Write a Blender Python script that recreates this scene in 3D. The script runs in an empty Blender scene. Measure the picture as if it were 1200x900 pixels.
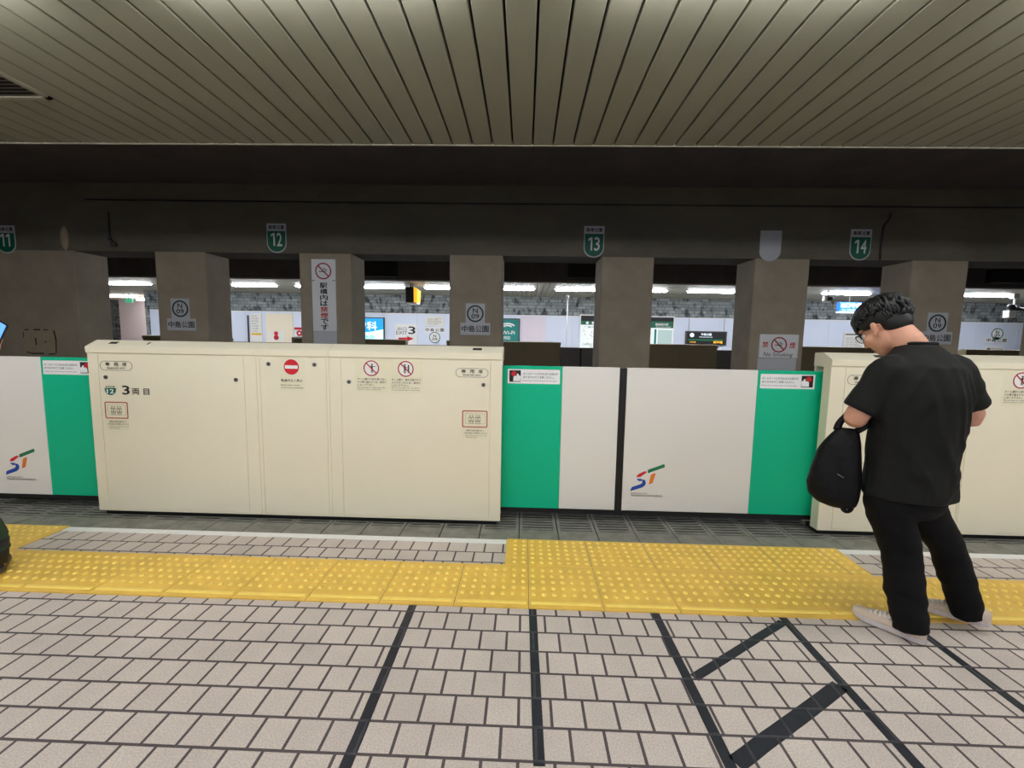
import bpy, math, random
from mathutils import Vector, Matrix, noise
random.seed(7)
SC = bpy.context.scene
COL = SC.collection
PI = math.pi

# ------------------------------------------------------------------ materials
def lin(c):
    r = []
    for v in c:
        v /= 255.0
        r.append(v / 12.92 if v <= 0.04045 else ((v + 0.055) / 1.055) ** 2.4)
    return tuple(r) + (1.0,)

def mat(name, rgb, rough=0.6, metal=0.0, var=0.0, vscale=6.0, bump=0.0, bscale=60.0, spec=0.5, stretch=None, coat=0.0):
    m = bpy.data.materials.new(name); m.use_nodes = True
    nt = m.node_tree; N = nt.nodes; L = nt.links
    b = N['Principled BSDF']
    c = lin(rgb)
    b.inputs['Base Color'].default_value = c
    b.inputs['Roughness'].default_value = rough
    b.inputs['Metallic'].default_value = metal
    b.inputs['Specular IOR Level'].default_value = spec
    if coat: b.inputs['Coat Weight'].default_value = coat
    if var or bump:
        tc = N.new('ShaderNodeTexCoord'); mp = N.new('ShaderNodeMapping')
        L.new(tc.outputs['Object'], mp.inputs['Vector'])
        if stretch: mp.inputs['Scale'].default_value = stretch
    if var:
        n = N.new('ShaderNodeTexNoise'); n.inputs['Scale'].default_value = vscale
        n.inputs['Detail'].default_value = 6; n.inputs['Roughness'].default_value = .65
        L.new(mp.outputs[0], n.inputs['Vector'])
        r = N.new('ShaderNodeValToRGB')
        r.color_ramp.elements[0].position = .3; r.color_ramp.elements[1].position = .72
        r.color_ramp.elements[0].color = tuple(max(0, x * (1 - var)) for x in c[:3]) + (1,)
        r.color_ramp.elements[1].color = tuple(min(1, x * (1 + var)) for x in c[:3]) + (1,)
        L.new(n.outputs['Fac'], r.inputs['Fac']); L.new(r.outputs['Color'], b.inputs['Base Color'])
    if bump:
        n2 = N.new('ShaderNodeTexNoise'); n2.inputs['Scale'].default_value = bscale; n2.inputs['Detail'].default_value = 4
        L.new(mp.outputs[0], n2.inputs['Vector'])
        bp = N.new('ShaderNodeBump'); bp.inputs['Strength'].default_value = bump; bp.inputs['Distance'].default_value = .01
        L.new(n2.outputs['Fac'], bp.inputs['Height']); L.new(bp.outputs['Normal'], b.inputs['Normal'])
    return m

def emit(name, rgb, strength):
    m = bpy.data.materials.new(name); m.use_nodes = True
    b = m.node_tree.nodes['Principled BSDF']
    b.inputs['Base Color'].default_value = lin(rgb)
    b.inputs['Emission Color'].default_value = lin(rgb)
    b.inputs['Emission Strength'].default_value = strength
    b.inputs['Roughness'].default_value = .4
    return m

def tile_mat():
    m = bpy.data.materials.new('floor_tile'); m.use_nodes = True
    nt = m.node_tree; N = nt.nodes; L = nt.links; b = N['Principled BSDF']
    tc = N.new('ShaderNodeTexCoord'); mp = N.new('ShaderNodeMapping')
    mp.inputs['Location'].default_value = (-0.0045, -(2.191 - 0.135 * 40) + .0, 0)
    L.new(tc.outputs['Object'], mp.inputs['Vector'])
    br = N.new('ShaderNodeTexBrick'); br.offset = .5; br.offset_frequency = 2; br.squash = 1
    br.inputs['Scale'].default_value = 1.0
    br.inputs['Brick Width'].default_value = .1275; br.inputs['Row Height'].default_value = .135
    br.inputs['Mortar Size'].default_value = .0062; br.inputs['Mortar Smooth'].default_value = .15
    br.inputs['Bias'].default_value = 0
    br.inputs['Color1'].default_value = lin((212, 200, 190)); br.inputs['Color2'].default_value = lin((203, 191, 182))
    br.inputs['Mortar'].default_value = lin((88, 79, 80))
    L.new(mp.outputs[0], br.inputs['Vector'])
    n = N.new('ShaderNodeTexNoise'); n.inputs['Scale'].default_value = 170; n.inputs['Detail'].default_value = 4
    L.new(tc.outputs['Object'], n.inputs['Vector'])
    n3 = N.new('ShaderNodeTexNoise'); n3.inputs['Scale'].default_value = 3.0; n3.inputs['Detail'].default_value = 6
    L.new(tc.outputs['Object'], n3.inputs['Vector'])
    r = N.new('ShaderNodeMapRange'); r.inputs[1].default_value = .3; r.inputs[2].default_value = .7
    r.inputs[3].default_value = .76; r.inputs[4].default_value = 1.16
    L.new(n.outputs['Fac'], r.inputs[0])
    r3 = N.new('ShaderNodeMapRange'); r3.inputs[1].default_value = .3; r3.inputs[2].default_value = .7
    r3.inputs[3].default_value = .9; r3.inputs[4].default_value = 1.06
    L.new(n3.outputs['Fac'], r3.inputs[0])
    mu = N.new('ShaderNodeMath'); mu.operation = 'MULTIPLY'
    L.new(r.outputs[0], mu.inputs[0]); L.new(r3.outputs[0], mu.inputs[1])
    mx = N.new('ShaderNodeVectorMath'); mx.operation = 'SCALE'
    L.new(br.outputs['Color'], mx.inputs[0]); L.new(mu.outputs[0], mx.inputs['Scale'])
    L.new(mx.outputs[0], b.inputs['Base Color'])
    inv = N.new('ShaderNodeMath'); inv.operation = 'SUBTRACT'; inv.inputs[0].default_value = 1
    L.new(br.outputs['Fac'], inv.inputs[1])
    bp = N.new('ShaderNodeBump'); bp.inputs['Strength'].default_value = .8; bp.inputs['Distance'].default_value = .004
    L.new(inv.outputs[0], bp.inputs['Height'])
    bp2 = N.new('ShaderNodeBump'); bp2.inputs['Strength'].default_value = .25; bp2.inputs['Distance'].default_value = .002
    L.new(n.outputs['Fac'], bp2.inputs['Height']); L.new(bp.outputs[0], bp2.inputs['Normal'])
    L.new(bp2.outputs[0], b.inputs['Normal'])
    b.inputs['Roughness'].default_value = .62
    return m

def tape_mat():
    m = bpy.data.materials.new('black_tape'); m.use_nodes = True
    nt = m.node_tree; N = nt.nodes; L = nt.links; b = N['Principled BSDF']
    g = N.new('ShaderNodeNewGeometry'); mp = N.new('ShaderNodeMapping')
    mp.inputs['Location'].default_value = (-0.0045, -(2.191 - 0.135 * 40), 0)
    L.new(g.outputs['Position'], mp.inputs['Vector'])
    br = N.new('ShaderNodeTexBrick'); br.offset = .5; br.offset_frequency = 2
    for k, v in (('Scale', 1), ('Brick Width', .1275), ('Row Height', .135), ('Mortar Size', .007), ('Mortar Smooth', .5)): br.inputs[k].default_value = v
    br.inputs['Color1'].default_value = lin((30, 33, 42)); br.inputs['Color2'].default_value = lin((35, 38, 47)); br.inputs['Mortar'].default_value = lin((62, 62, 68))
    L.new(mp.outputs[0], br.inputs['Vector'])
    n = N.new('ShaderNodeTexNoise'); n.inputs['Scale'].default_value = 25; n.inputs['Detail'].default_value = 5
    L.new(g.outputs['Position'], n.inputs['Vector'])
    r = N.new('ShaderNodeMapRange'); r.inputs[1].default_value = .3; r.inputs[2].default_value = .7; r.inputs[3].default_value = .75; r.inputs[4].default_value = 1.3
    L.new(n.outputs['Fac'], r.inputs[0])
    mx = N.new('ShaderNodeVectorMath'); mx.operation = 'SCALE'
    L.new(br.outputs['Color'], mx.inputs[0]); L.new(r.outputs[0], mx.inputs['Scale']); L.new(mx.outputs[0], b.inputs['Base Color'])
    inv = N.new('ShaderNodeMath'); inv.operation = 'SUBTRACT'; inv.inputs[0].default_value = 1; L.new(br.outputs['Fac'], inv.inputs[1])
    bp = N.new('ShaderNodeBump'); bp.inputs['Strength'].default_value = .7; bp.inputs['Distance'].default_value = .003
    L.new(inv.outputs[0], bp.inputs['Height']); L.new(bp.outputs[0], b.inputs['Normal'])
    b.inputs['Roughness'].default_value = .5
    return m

def stone_mat():
    m = bpy.data.materials.new('split_stone'); m.use_nodes = True
    nt = m.node_tree; N = nt.nodes; L = nt.links; b = N['Principled BSDF']
    tc = N.new('ShaderNodeTexCoord'); sp = N.new('ShaderNodeSeparateXYZ'); cb = N.new('ShaderNodeCombineXYZ')
    L.new(tc.outputs['Object'], sp.inputs[0])
    ad = N.new('ShaderNodeMath'); ad.operation = 'ADD'
    L.new(sp.outputs['X'], ad.inputs[0]); L.new(sp.outputs['Y'], ad.inputs[1])
    L.new(ad.outputs[0], cb.inputs['X']); L.new(sp.outputs['Z'], cb.inputs['Y'])
    br = N.new('ShaderNodeTexBrick'); br.offset = .42; br.squash = 1.6; br.squash_frequency = 3
    br.inputs['Scale'].default_value = 1
    br.inputs['Brick Width'].default_value = .21; br.inputs['Row Height'].default_value = .105
    br.inputs['Mortar Size'].default_value = .006
    br.inputs['Color1'].default_value = lin((160, 168, 170)); br.inputs['Color2'].default_value = lin((120, 128, 132))
    br.inputs['Mortar'].default_value = lin((78, 84, 88))
    L.new(cb.outputs[0], br.inputs['Vector'])
    mp = N.new('ShaderNodeMapping'); mp.inputs['Scale'].default_value = (6.0, 3.2, 1); L.new(cb.outputs[0], mp.inputs['Vector'])
    n = N.new('ShaderNodeTexNoise'); n.inputs['Scale'].default_value = 1; n.inputs['Detail'].default_value = 3
    L.new(mp.outputs[0], n.inputs['Vector'])
    r = N.new('ShaderNodeValToRGB'); r.color_ramp.elements[0].position = .36; r.color_ramp.elements[1].position = .48
    r.color_ramp.elements[0].color = (.22, .23, .24, 1); r.color_ramp.elements[1].color = (1, 1, 1, 1)
    L.new(n.outputs['Fac'], r.inputs['Fac'])
    mx = N.new('ShaderNodeMix'); mx.data_type = 'RGBA'; mx.blend_type = 'MULTIPLY'; mx.inputs['Factor'].default_value = 1
    L.new(br.outputs['Color'], mx.inputs['A']); L.new(r.outputs['Color'], mx.inputs['B'])
    L.new(mx.outputs['Result'], b.inputs['Base Color'])
    bp = N.new('ShaderNodeBump'); bp.inputs['Distance'].default_value = .02; bp.inputs['Strength'].default_value = .6
    L.new(n.outputs['Fac'], bp.inputs['Height']); L.new(bp.outputs[0], b.inputs['Normal'])
    b.inputs['Roughness'].default_value = .75
    return m

M = {}
M['tile'] = tile_mat()
M['stone'] = stone_mat()
M['yellow'] = mat('tactile_yellow', (238, 195, 86), .42, var=.13, vscale=5, bump=.12, bscale=120)
M['yellow_dome'] = mat('tactile_dome_highlight', (255, 220, 108), .32, var=.08, vscale=14)  # lighter yellow: highlights of domes and lip painted into the colour
M['slab'] = mat('edge_concrete', (128, 127, 118), .7, var=.3, vscale=9, bump=.25, bscale=70)
M['rubber'] = mat('black_rubber', (9, 9, 10), .6)
M['tape'] = tape_mat()
M['white_line'] = mat('white_line_paint', (232, 232, 230), .55, var=.06, vscale=20)
M['beige'] = mat('beige_enamel', (234, 227, 204), .42, var=.02, vscale=3)
M['beige_lid'] = mat('beige_enamel_lid', (236, 229, 206), .38, var=.015, vscale=3)
M['beige_sticker'] = mat('beige_sticker', (231, 225, 198), .5)
M['door_white'] = mat('door_white', (226, 224, 220), .45)
M['door_green'] = mat('door_green', (0, 184, 140), .5, spec=.3)
M['white'] = mat('sign_white', (236, 237, 240), .45)
M['offwhite'] = mat('sign_grey_white', (200, 202, 208), .5)
M['paper'] = mat('paper', (232, 232, 228), .7)
M['ink'] = mat('black_ink', (22, 22, 26), .6)
M['ink_soft'] = mat('grey_ink', (70, 66, 62), .6)
M['red'] = mat('sign_red', (205, 22, 38), .45)
M['darkred'] = mat('sign_dark_red', (170, 20, 40), .5)
M['sgreen'] = mat('sign_green', (8, 104, 76), .45)
M['blue'] = mat('logo_blue', (22, 70, 165), .45)
M['orange'] = mat('logo_orange', (228, 120, 40), .45)
M['lgreen'] = mat('logo_green', (14, 112, 76), .45)
M['steel'] = mat('lock_steel', (120, 118, 118), .3, metal=.8)
M['dark'] = mat('dark_slot', (40, 36, 32), .7)
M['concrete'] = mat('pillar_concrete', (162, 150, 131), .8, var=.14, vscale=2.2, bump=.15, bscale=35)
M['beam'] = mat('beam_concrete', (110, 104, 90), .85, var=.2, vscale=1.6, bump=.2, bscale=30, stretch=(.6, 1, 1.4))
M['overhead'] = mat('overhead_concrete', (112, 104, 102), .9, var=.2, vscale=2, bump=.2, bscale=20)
M['patch'] = mat('repair_mortar', (170, 156, 132), .85, var=.12, vscale=8, bump=.25, bscale=50)
M['slat'] = mat('ceiling_slat', (142, 142, 126), .5, var=.05, vscale=1.5, stretch=(2, .5, 1))
M['ceil_dark'] = mat('ceiling_void', (24, 22, 22), .9)
M['trim'] = mat('edge_trim_metal', (170, 168, 150), .45, metal=.3)
M['panel'] = mat('far_wall_panel', (220, 230, 250), .35, var=.015, vscale=1)
M['lav'] = mat('lavender_panel', (226, 218, 232), .4)
M['cream'] = mat('cream_panel', (238, 228, 206), .5)
M['pale'] = mat('passage_wall', (232, 220, 222), .6)
M['grey'] = mat('dark_grey_metal', (70, 68, 66), .5, metal=.2)
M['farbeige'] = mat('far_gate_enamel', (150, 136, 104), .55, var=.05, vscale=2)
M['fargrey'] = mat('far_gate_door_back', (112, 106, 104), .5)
M['black'] = mat('black_plastic', (20, 20, 22), .5)
M['bed'] = mat('track_bed', (52, 48, 46), .9, var=.2, vscale=4, bump=.3, bscale=30)
M['teal'] = mat('poster_teal', (22, 132, 128), .5)
M['brown'] = mat('brown_box', (72, 52, 46), .6)
M['yellow_sign'] = mat('sign_yellow', (235, 190, 40), .5)
M['skin'] = mat('skin', (214, 158, 132), .55, var=.05, vscale=20)
M['hair'] = mat('hair_black', (6, 6, 7), .5, var=.2, vscale=60)
M['tee'] = mat('black_cotton', (17, 18, 16), .78, var=.1, vscale=14, bump=.15, bscale=300, spec=.3)
M['trouser'] = mat('black_trouser', (6, 6, 9), .82, bump=.12, bscale=260, spec=.25)
M['bag'] = mat('black_nylon', (5, 5, 8), .6, spec=.25, bump=.25, bscale=120)
M['shoe'] = mat('cream_canvas', (216, 198, 180), .8, var=.08, vscale=25, bump=.12, bscale=300)
M['sole'] = mat('sole_rubber', (206, 198, 198), .6, var=.08, vscale=20)
M['lace'] = mat('lace_white', (232, 230, 232), .7)
M['lens'] = mat('glasses_lens', (235, 240, 245), .05)
M['lens'].node_tree.nodes['Principled BSDF'].inputs['Transmission Weight'].default_value = 1.0
M['olive'] = mat('dark_green_cloth', (38, 62, 44), .85, bump=.15, bscale=200)
M['boot'] = mat('black_boot', (20, 18, 22), .55)
M['eye'] = mat('eye_white', (230, 226, 222), .3)
M['lip'] = mat('lip', (176, 104, 94), .5)
M['lamp_far'] = emit('far_lamp_diffuser', (246, 250, 255), 40.0)
M['lamp'] = emit('lamp_diffuser', (250, 250, 250), 17.0)
M['screen_blue'] = emit('phone_screen', (90, 150, 230), .9)
M['sign_blue'] = emit('lit_blue_sign', (40, 100, 215), .6)
M['sign_lit_white'] = emit('lit_white', (225, 238, 255), .6)
M['amber'] = emit('lit_amber', (240, 170, 40), 1.0)
M['ad_blue'] = emit('lit_ad_blue', (20, 135, 205), .9)
M['ad_white'] = emit('lit_ad_white', (190, 236, 240), .9)
M['exit_green'] = emit('lit_exit_green', (70, 165, 130), .7)
M['map_white'] = emit('lit_map_white', (230, 240, 240), .25)

# ------------------------------------------------------------------ mesh helpers
class MB:
    def __init__(s): s.v = []; s.f = []; s.mi = []; s.sm = []; s.k = 0; s.smooth = False
    def add(s, vs, fs):
        o = len(s.v); s.v += [tuple(v) for v in vs]
        for f in fs: s.f.append(tuple(i + o for i in f)); s.mi.append(s.k); s.sm.append(s.smooth)
        return s
    def box(s, x0, x1, y0, y1, z0, z1):
        v = [(x0,y0,z0),(x1,y0,z0),(x1,y1,z0),(x0,y1,z0),(x0,y0,z1),(x1,y0,z1),(x1,y1,z1),(x0,y1,z1)]
        return s.add(v, [(0,3,2,1),(4,5,6,7),(0,1,5,4),(1,2,6,5),(2,3,7,6),(3,0,4,7)])
    def bbox(s, x0, x1, y0, y1, z0, z1, b=.004):
        # box with bevelled front (-Y) edges
        f0 = [(x0+b,y0,z0+b),(x1-b,y0,z0+b),(x1-b,y0,z1-b),(x0+b,y0,z1-b)]
        f1 = [(x0,y0+b,z0),(x1,y0+b,z0),(x1,y0+b,z1),(x0,y0+b,z1)]
        f2 = [(x0,y1,z0),(x1,y1,z0),(x1,y1,z1),(x0,y1,z1)]
        fs = [(0,1,2,3)]
        for o in (0, 4):
            for i in range(4): j = (i+1) % 4; fs.append((o+i, o+4+i, o+4+j, o+j))
        fs.append((11,10,9,8))
        return s.add(f0+f1+f2, fs)
    def prism_xz(s, pts, y0, y1):
        # outline in the XZ plane (counter-clockwise seen from -Y), thickness along Y
        n = len(pts); v = [(x,y0,z) for x,z in pts] + [(x,y1,z) for x,z in pts]
        fs = [tuple(range(n)), tuple(range(2*n-1, n-1, -1))]
        for i in range(n): j = (i+1) % n; fs.append((i, n+i, n+j, j))
        return s.add(v, fs)
    def prism_x(s, pts, x0, x1):
        # outline in the YZ plane, extruded along X
        n = len(pts); v = [(x0,y,z) for y,z in pts] + [(x1,y,z) for y,z in pts]
        fs = [tuple(range(n)), tuple(range(2*n-1, n-1, -1))]
        for i in range(n): j = (i+1) % n; fs.append((i, n+i, n+j, j))
        return s.add(v, fs)
    def ring_xz(s, cx, cz, r0, r1, y0, y1, n=40):
        v = []; fs = []
        for y in (y0, y1):
            for r in (r0, r1):
                for i in range(n):
                    a = 2*PI*i/n; v.append((cx+r*math.cos(a), y, cz+r*math.sin(a)))
        for i in range(n):
            j = (i+1) % n
            fs += [(i, n+i, n+j, j), (n+i, 3*n+i, 3*n+j, n+j), (2*n+i, i, j, 2*n+j), (2*n+i, 2*n+j, 3*n+j, 3*n+i)]
        return s.add(v, fs)
    def disc_xz(s, cx, cz, r, y0, y1, n=36):
        return s.prism_xz([(cx+r*math.cos(2*PI*i/n), cz+r*math.sin(2*PI*i/n)) for i in range(n)], y0, y1)
    def rrect(s, x0, x1, z0, z1, r, y0, y1, n=6):
        return s.prism_xz(rr(x0, x1, z0, z1, r, n), y0, y1)
    def frame_xz(s, outer, inner, y0, y1):
        n = len(outer); v = []
        for y in (y0, y1):
            v += [(x,y,z) for x,z in outer] + [(x,y,z) for x,z in inner]
        fs = []
        for i in range(n):
            j = (i+1) % n
            fs += [(i, j, n+j, n+i), (n+i, n+j, 3*n+j, 3*n+i), (i, 2*n+i, 2*n+j, j), (2*n+i, 3*n+i, 3*n+j, 2*n+j)]
        return s.add(v, fs)
    def seg_xz(s, p, q, w, y0, y1):
        dx, dz = q[0]-p[0], q[1]-p[1]; l = math.hypot(dx, dz) or 1; nx, nz = -dz/l*w/2, dx/l*w/2
        return s.prism_xz([(p[0]-nx,p[1]-nz),(q[0]-nx,q[1]-nz),(q[0]+nx,q[1]+nz),(p[0]+nx,p[1]+nz)], y0, y1)
    def tube(s, pts, r, n=10, cap=True, ry=None):
        pts = [Vector(p) for p in pts]
        rs = r if isinstance(r, (list, tuple)) else [r]*len(pts)
        rings = []; up = None
        for i, p in enumerate(pts):
            d = (pts[min(i+1, len(pts)-1)] - pts[max(i-1, 0)])
            d.normalize()
            if up is None:
                up = Vector((0,0,1)) if abs(d.z) < .9 else Vector((0,1,0))
            u = (up - d*up.dot(d)); u.normalize(); w = d.cross(u); up = u
            rings.append([p + (u*math.cos(2*PI*k/n) + w*math.sin(2*PI*k/n))*rs[i] for k in range(n)])
        return s.loft(rings, cap)
    def loft(s, rings, cap=True):
        n = len(rings[0]); v = [p for r in rings for p in r]; fs = []
        for i in range(len(rings)-1):
            for k in range(n):
                j = (k+1) % n
                fs.append((i*n+k, i*n+j, (i+1)*n+j, (i+1)*n+k))
        if cap:
            fs.append(tuple(range(n-1, -1, -1))); fs.append(tuple(range((len(rings)-1)*n, len(rings)*n)))
        return s.add(v, fs)
    def ball(s, c, r, n=16, m=10, rot=None):
        rx, ry, rz = r if isinstance(r, (tuple, list)) else (r, r, r)
        c = Vector(c); rings = []
        for i in range(1, m):
            t = PI*i/m
            rings.append([Vector((rx*math.sin(t)*math.cos(2*PI*k/n), ry*math.sin(t)*math.sin(2*PI*k/n), -rz*math.cos(t))) for k in range(n)])
        top = Vector((0,0,rz)); bot = Vector((0,0,-rz))
        v = [p for r_ in rings for p in r_] + [bot, top]
        if rot: v = [rot @ p for p in v]
        v = [p + c for p in v]; fs = []
        for i in range(m-2):
            for k in range(n):
                j = (k+1) % n; fs.append((i*n+k, i*n+j, (i+1)*n+j, (i+1)*n+k))
        b = len(v)-2
        for k in range(n):
            j = (k+1) % n; fs.append((b, j, k)); fs.append((b+1, (m-2)*n+k, (m-2)*n+j))
        return s.add(v, fs)
    def build(s, name, mats, parent=None, origin=None, fix=True):
        if not isinstance(mats, (list, tuple)): mats = [mats]
        if parent is not None and origin is None: origin = wloc(parent)
        o = Vector(origin) if origin is not None else Vector((0,0,0))
        me = bpy.data.meshes.new(name)
        me.from_pydata([tuple(Vector(p) - o) for p in s.v], [], s.f)
        for m_ in mats: me.materials.append(m_)
        for p, i, sm in zip(me.polygons, s.mi, s.sm): p.material_index = i; p.use_smooth = sm
        if fix:
            import bmesh
            bm = bmesh.new(); bm.from_mesh(me); bmesh.ops.recalc_face_normals(bm, faces=bm.faces); bm.to_mesh(me); bm.free()
        me.update()
        ob = bpy.data.objects.new(name, me); COL.objects.link(ob)
        if parent is not None: ob.parent = parent
        else: ob.location = o
        return ob

def wloc(o):
    l = Vector((0,0,0))
    while o is not None: l = l + o.location; o = o.parent
    return l

def rr(x0, x1, z0, z1, r, n=6):
    pts = []
    for cx, cz, a0 in ((x1-r, z0+r, -PI/2), (x1-r, z1-r, 0), (x0+r, z1-r, PI/2), (x0+r, z0+r, PI)):
        for i in range(n+1):
            a = a0 + PI/2*i/n; pts.append((cx+r*math.cos(a), cz+r*math.sin(a)))
    return pts

def tag(o, label=None, cat=None, group=None, kind=None):
    if label: o['label'] = label
    if cat: o['category'] = cat
    if group: o['group'] = group
    if kind: o['kind'] = kind
    return o

def empty(name, loc, label=None, cat=None, group=None):
    o = bpy.data.objects.new(name, None); COL.objects.link(o); o.location = loc
    o.empty_display_size = .1
    return tag(o, label, cat, group)

def struct(o): o['kind'] = 'structure'; return o

def copy_tree(o, parent=None):
    c = o.copy(); COL.objects.link(c); c.parent = parent
    for ch in list(o.children): copy_tree(ch, c)
    return c

# ---- lettering: the characters of a text curve as flat mesh, fitted in a box of the XZ plane
_tc = {}
def glyphs(s, bold=0.0, res=3, spacing=1.0):
    k = (s, bold, res, spacing)
    if k not in _tc:
        c = bpy.data.curves.new('lettering', 'FONT'); c.body = s; c.size = 1; c.resolution_u = res; c.offset = bold
        c.space_character = spacing
        o = bpy.data.objects.new('lettering', c); COL.objects.link(o)
        dg = bpy.context.evaluated_depsgraph_get(); dg.update()
        me = bpy.data.meshes.new_from_object(o.evaluated_get(dg))
        vs = [(v.co.x, v.co.y) for v in me.vertices]; fs = [tuple(p.vertices) for p in me.polygons]
        bpy.data.objects.remove(o); bpy.data.curves.remove(c); bpy.data.meshes.remove(me)
        _tc[k] = (vs, fs)
    return _tc[k]

def put_text(mb, s, x0, x1, z0, z1, y, bold=0.0, spacing=1.0, shear=0.0, keep=False):
    vs, fs = glyphs(s, 0.0, 3, spacing)
    xs = [v[0] for v in vs]; zs = [v[1] for v in vs]
    a, b, c, d = min(xs), max(xs), min(zs), max(zs)
    sx = (x1-x0)/(b-a); sz = (z1-z0)/(d-c)
    ox = x0
    if keep:
        sx = min(sx, sz); sz = sx; ox = (x0+x1)/2 - sx*(b-a)/2
    for i, (du, dv) in enumerate(((0, 0),) if not bold else ((-bold, 0), (bold, 0), (0, -bold), (0, bold), (0, 0))):
        mb.add([(ox+(v[0]-a+du*.8)*sx + shear*(v[1]-c)*sz, y - .00012*i, z0+(v[1]-c+dv*.8)*sz) for v in vs], fs)

def lettering(parent, lines, y, m, name='lettering'):
    mb = MB()
    for l in lines:
        put_text(mb, *l[:5], y, **(l[5] if len(l) > 5 else {}))
    return mb.build(name, m, parent, fix=False)

# ------------------------------------------------------------------ the setting
Z_CEIL = 2.914
NEAR_EDGE = 3.506
FAR_EDGE = 11.494
mb = MB(); mb.box(-11, 11, -3.3, 3.06, -.25, 0.0)
struct(mb.build('floor', M['tile']))
# platform edge of concrete slabs with slotted rubber edge
mb = MB()
mb.box(-11, 11, 3.06, 3.60, -.25, -.035)
x = -11 + .01
pitch = .294
k0 = int((-11 - .279)/pitch)
for k in range(k0, int((11-.279)/pitch)+1):
    a = .279 + k*pitch + .004; b = a + pitch - .008
    mb.box(a, b, 3.063, 3.245, -.04, -.002)
    mb.box(a, a+.022, 3.245, 3.59, -.04, -.003); mb.box(b-.022, b, 3.245, 3.59, -.04, -.003)
    for j in range(7):
        y0 = 3.265 + j*.048
        mb.box(a+.02, b-.02, y0, y0+.024, -.008, -.004)
mb.k = 1; mb.box(-11, 11, 3.58, 3.62, -.25, -.006)
mb.box(-11, 11, 3.07, 3.59, -.036, -.030)
struct(mb.build('trim_1', [M['slab'], M['rubber']]))
# track bed, far platform, far edge
mb = MB(); mb.box(-22, 22, 3.0, 12.0, -1.35, -1.15)
for yy in (4.3, 5.9, 9.1, 10.7): mb.box(-22, 22, yy, yy+.35, -1.15, -1.0)
struct(mb.build('track_bed', M['bed']))
mb = MB(); mb.box(-11, 11, 3.5, 3.6, -1.2, -.25); struct(mb.build('wall_platform_edge', M['overhead']))
mb = MB(); mb.box(-22, 22, 11.4, 24, -.25, 0.0)
struct(mb.build('floor_far', M['tile']))
mb = MB(); mb.box(-22, 22, 11.4, 11.5, -1.2, -.25); struct(mb.build('wall_far_platform_edge', M['overhead']))

# slatted ceilings
def ceiling(name, x0, x1, y0, y1, hole=None):
    mb = MB()
    mb.k = 1; mb.box(x0, x1, y0, y1, Z_CEIL+.03, Z_CEIL+.12)
    mb.k = 0
    w = .152; n0 = math.floor((x0-.031)/w); n1 = math.ceil((x1-.031)/w)
    for k in range(n0, n1):
        a = .031 + k*w + .0065; b = .031 + (k+1)*w - .0065
        for (p, q) in ([(y0, y1)] if not (hole and a > hole[0]-w and b < hole[1]+w) else [(y0, hole[2]), (hole[3], y1)]):
            pts = [(a, Z_CEIL+.03), (a, Z_CEIL+.004), (a+.004, Z_CEIL), (b-.004, Z_CEIL), (b, Z_CEIL+.004), (b, Z_CEIL+.03)]
            mb.prism_xz(pts, p, q)
    return struct(mb.build(name, [M['slat'], M['ceil_dark']]))
VX0, VX1, VY0, VY1 = -3.44, -3.003, 2.44, 2.852
ceiling('ceiling', -11, 11, -3.3, 3.49)
ceiling('ceiling_far', -22, 22, 11.51, 16.6)
mb = MB(); mb.box(-11, 11, 3.49, NEAR_EDGE, Z_CEIL-.006, Z_CEIL+.03); struct(mb.build('trim_2', M['trim']))
mb = MB(); mb.box(-22, 22, FAR_EDGE, 11.51, Z_CEIL-.006, Z_CEIL+.03); struct(mb.build('trim_3', M['trim']))
# fascias above the platform edges and the slab over the tracks
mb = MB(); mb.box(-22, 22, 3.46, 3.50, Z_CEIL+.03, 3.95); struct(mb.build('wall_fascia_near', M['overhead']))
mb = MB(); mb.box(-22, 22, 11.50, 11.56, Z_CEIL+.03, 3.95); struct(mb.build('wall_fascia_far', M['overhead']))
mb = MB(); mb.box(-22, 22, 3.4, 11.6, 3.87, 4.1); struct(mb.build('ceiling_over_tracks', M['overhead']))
mb = MB(); mb.box(-11, 11, -3.4, -3.3, -.25, 3.1)
struct(mb.build('wall_behind', M['panel']))

# central wall: beam on pillars between the two tracks
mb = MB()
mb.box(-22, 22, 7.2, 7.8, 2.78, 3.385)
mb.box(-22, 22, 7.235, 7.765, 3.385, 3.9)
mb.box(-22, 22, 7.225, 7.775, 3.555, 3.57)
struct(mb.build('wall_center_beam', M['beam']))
pill = [(-9.1, -7.452), (-6.09, -5.25), (-3.69, -2.835), (-1.235, -.382), (1.20, 2.03), (3.605, 4.46), (6.035, 6.89), (8.47, 9.32), (-11.4, -10.5)]
for a, b in pill:
    mb = MB(); c = .012
    pts = [(a+c, 7.2), (b-c, 7.2), (b, 7.2+c), (b, 7.8-c), (b-c, 7.8), (a+c, 7.8), (a, 7.8-c), (a, 7.2+c)]
    z0, z1 = -1.2, 2.78
    v = [(x, y, z0) for x, y in pts] + [(x, y, z1) for x, y in pts]; n = 8
    mb.add(v, [tuple(range(n-1,-1,-1)), tuple(range(n, 2*n))] + [(i, (i+1)%n, n+(i+1)%n, n+i) for i in range(n)])
    o = mb.build('concrete_pillar', M['concrete'], origin=((a+b)/2, 7.5, z0)); struct(o)

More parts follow.
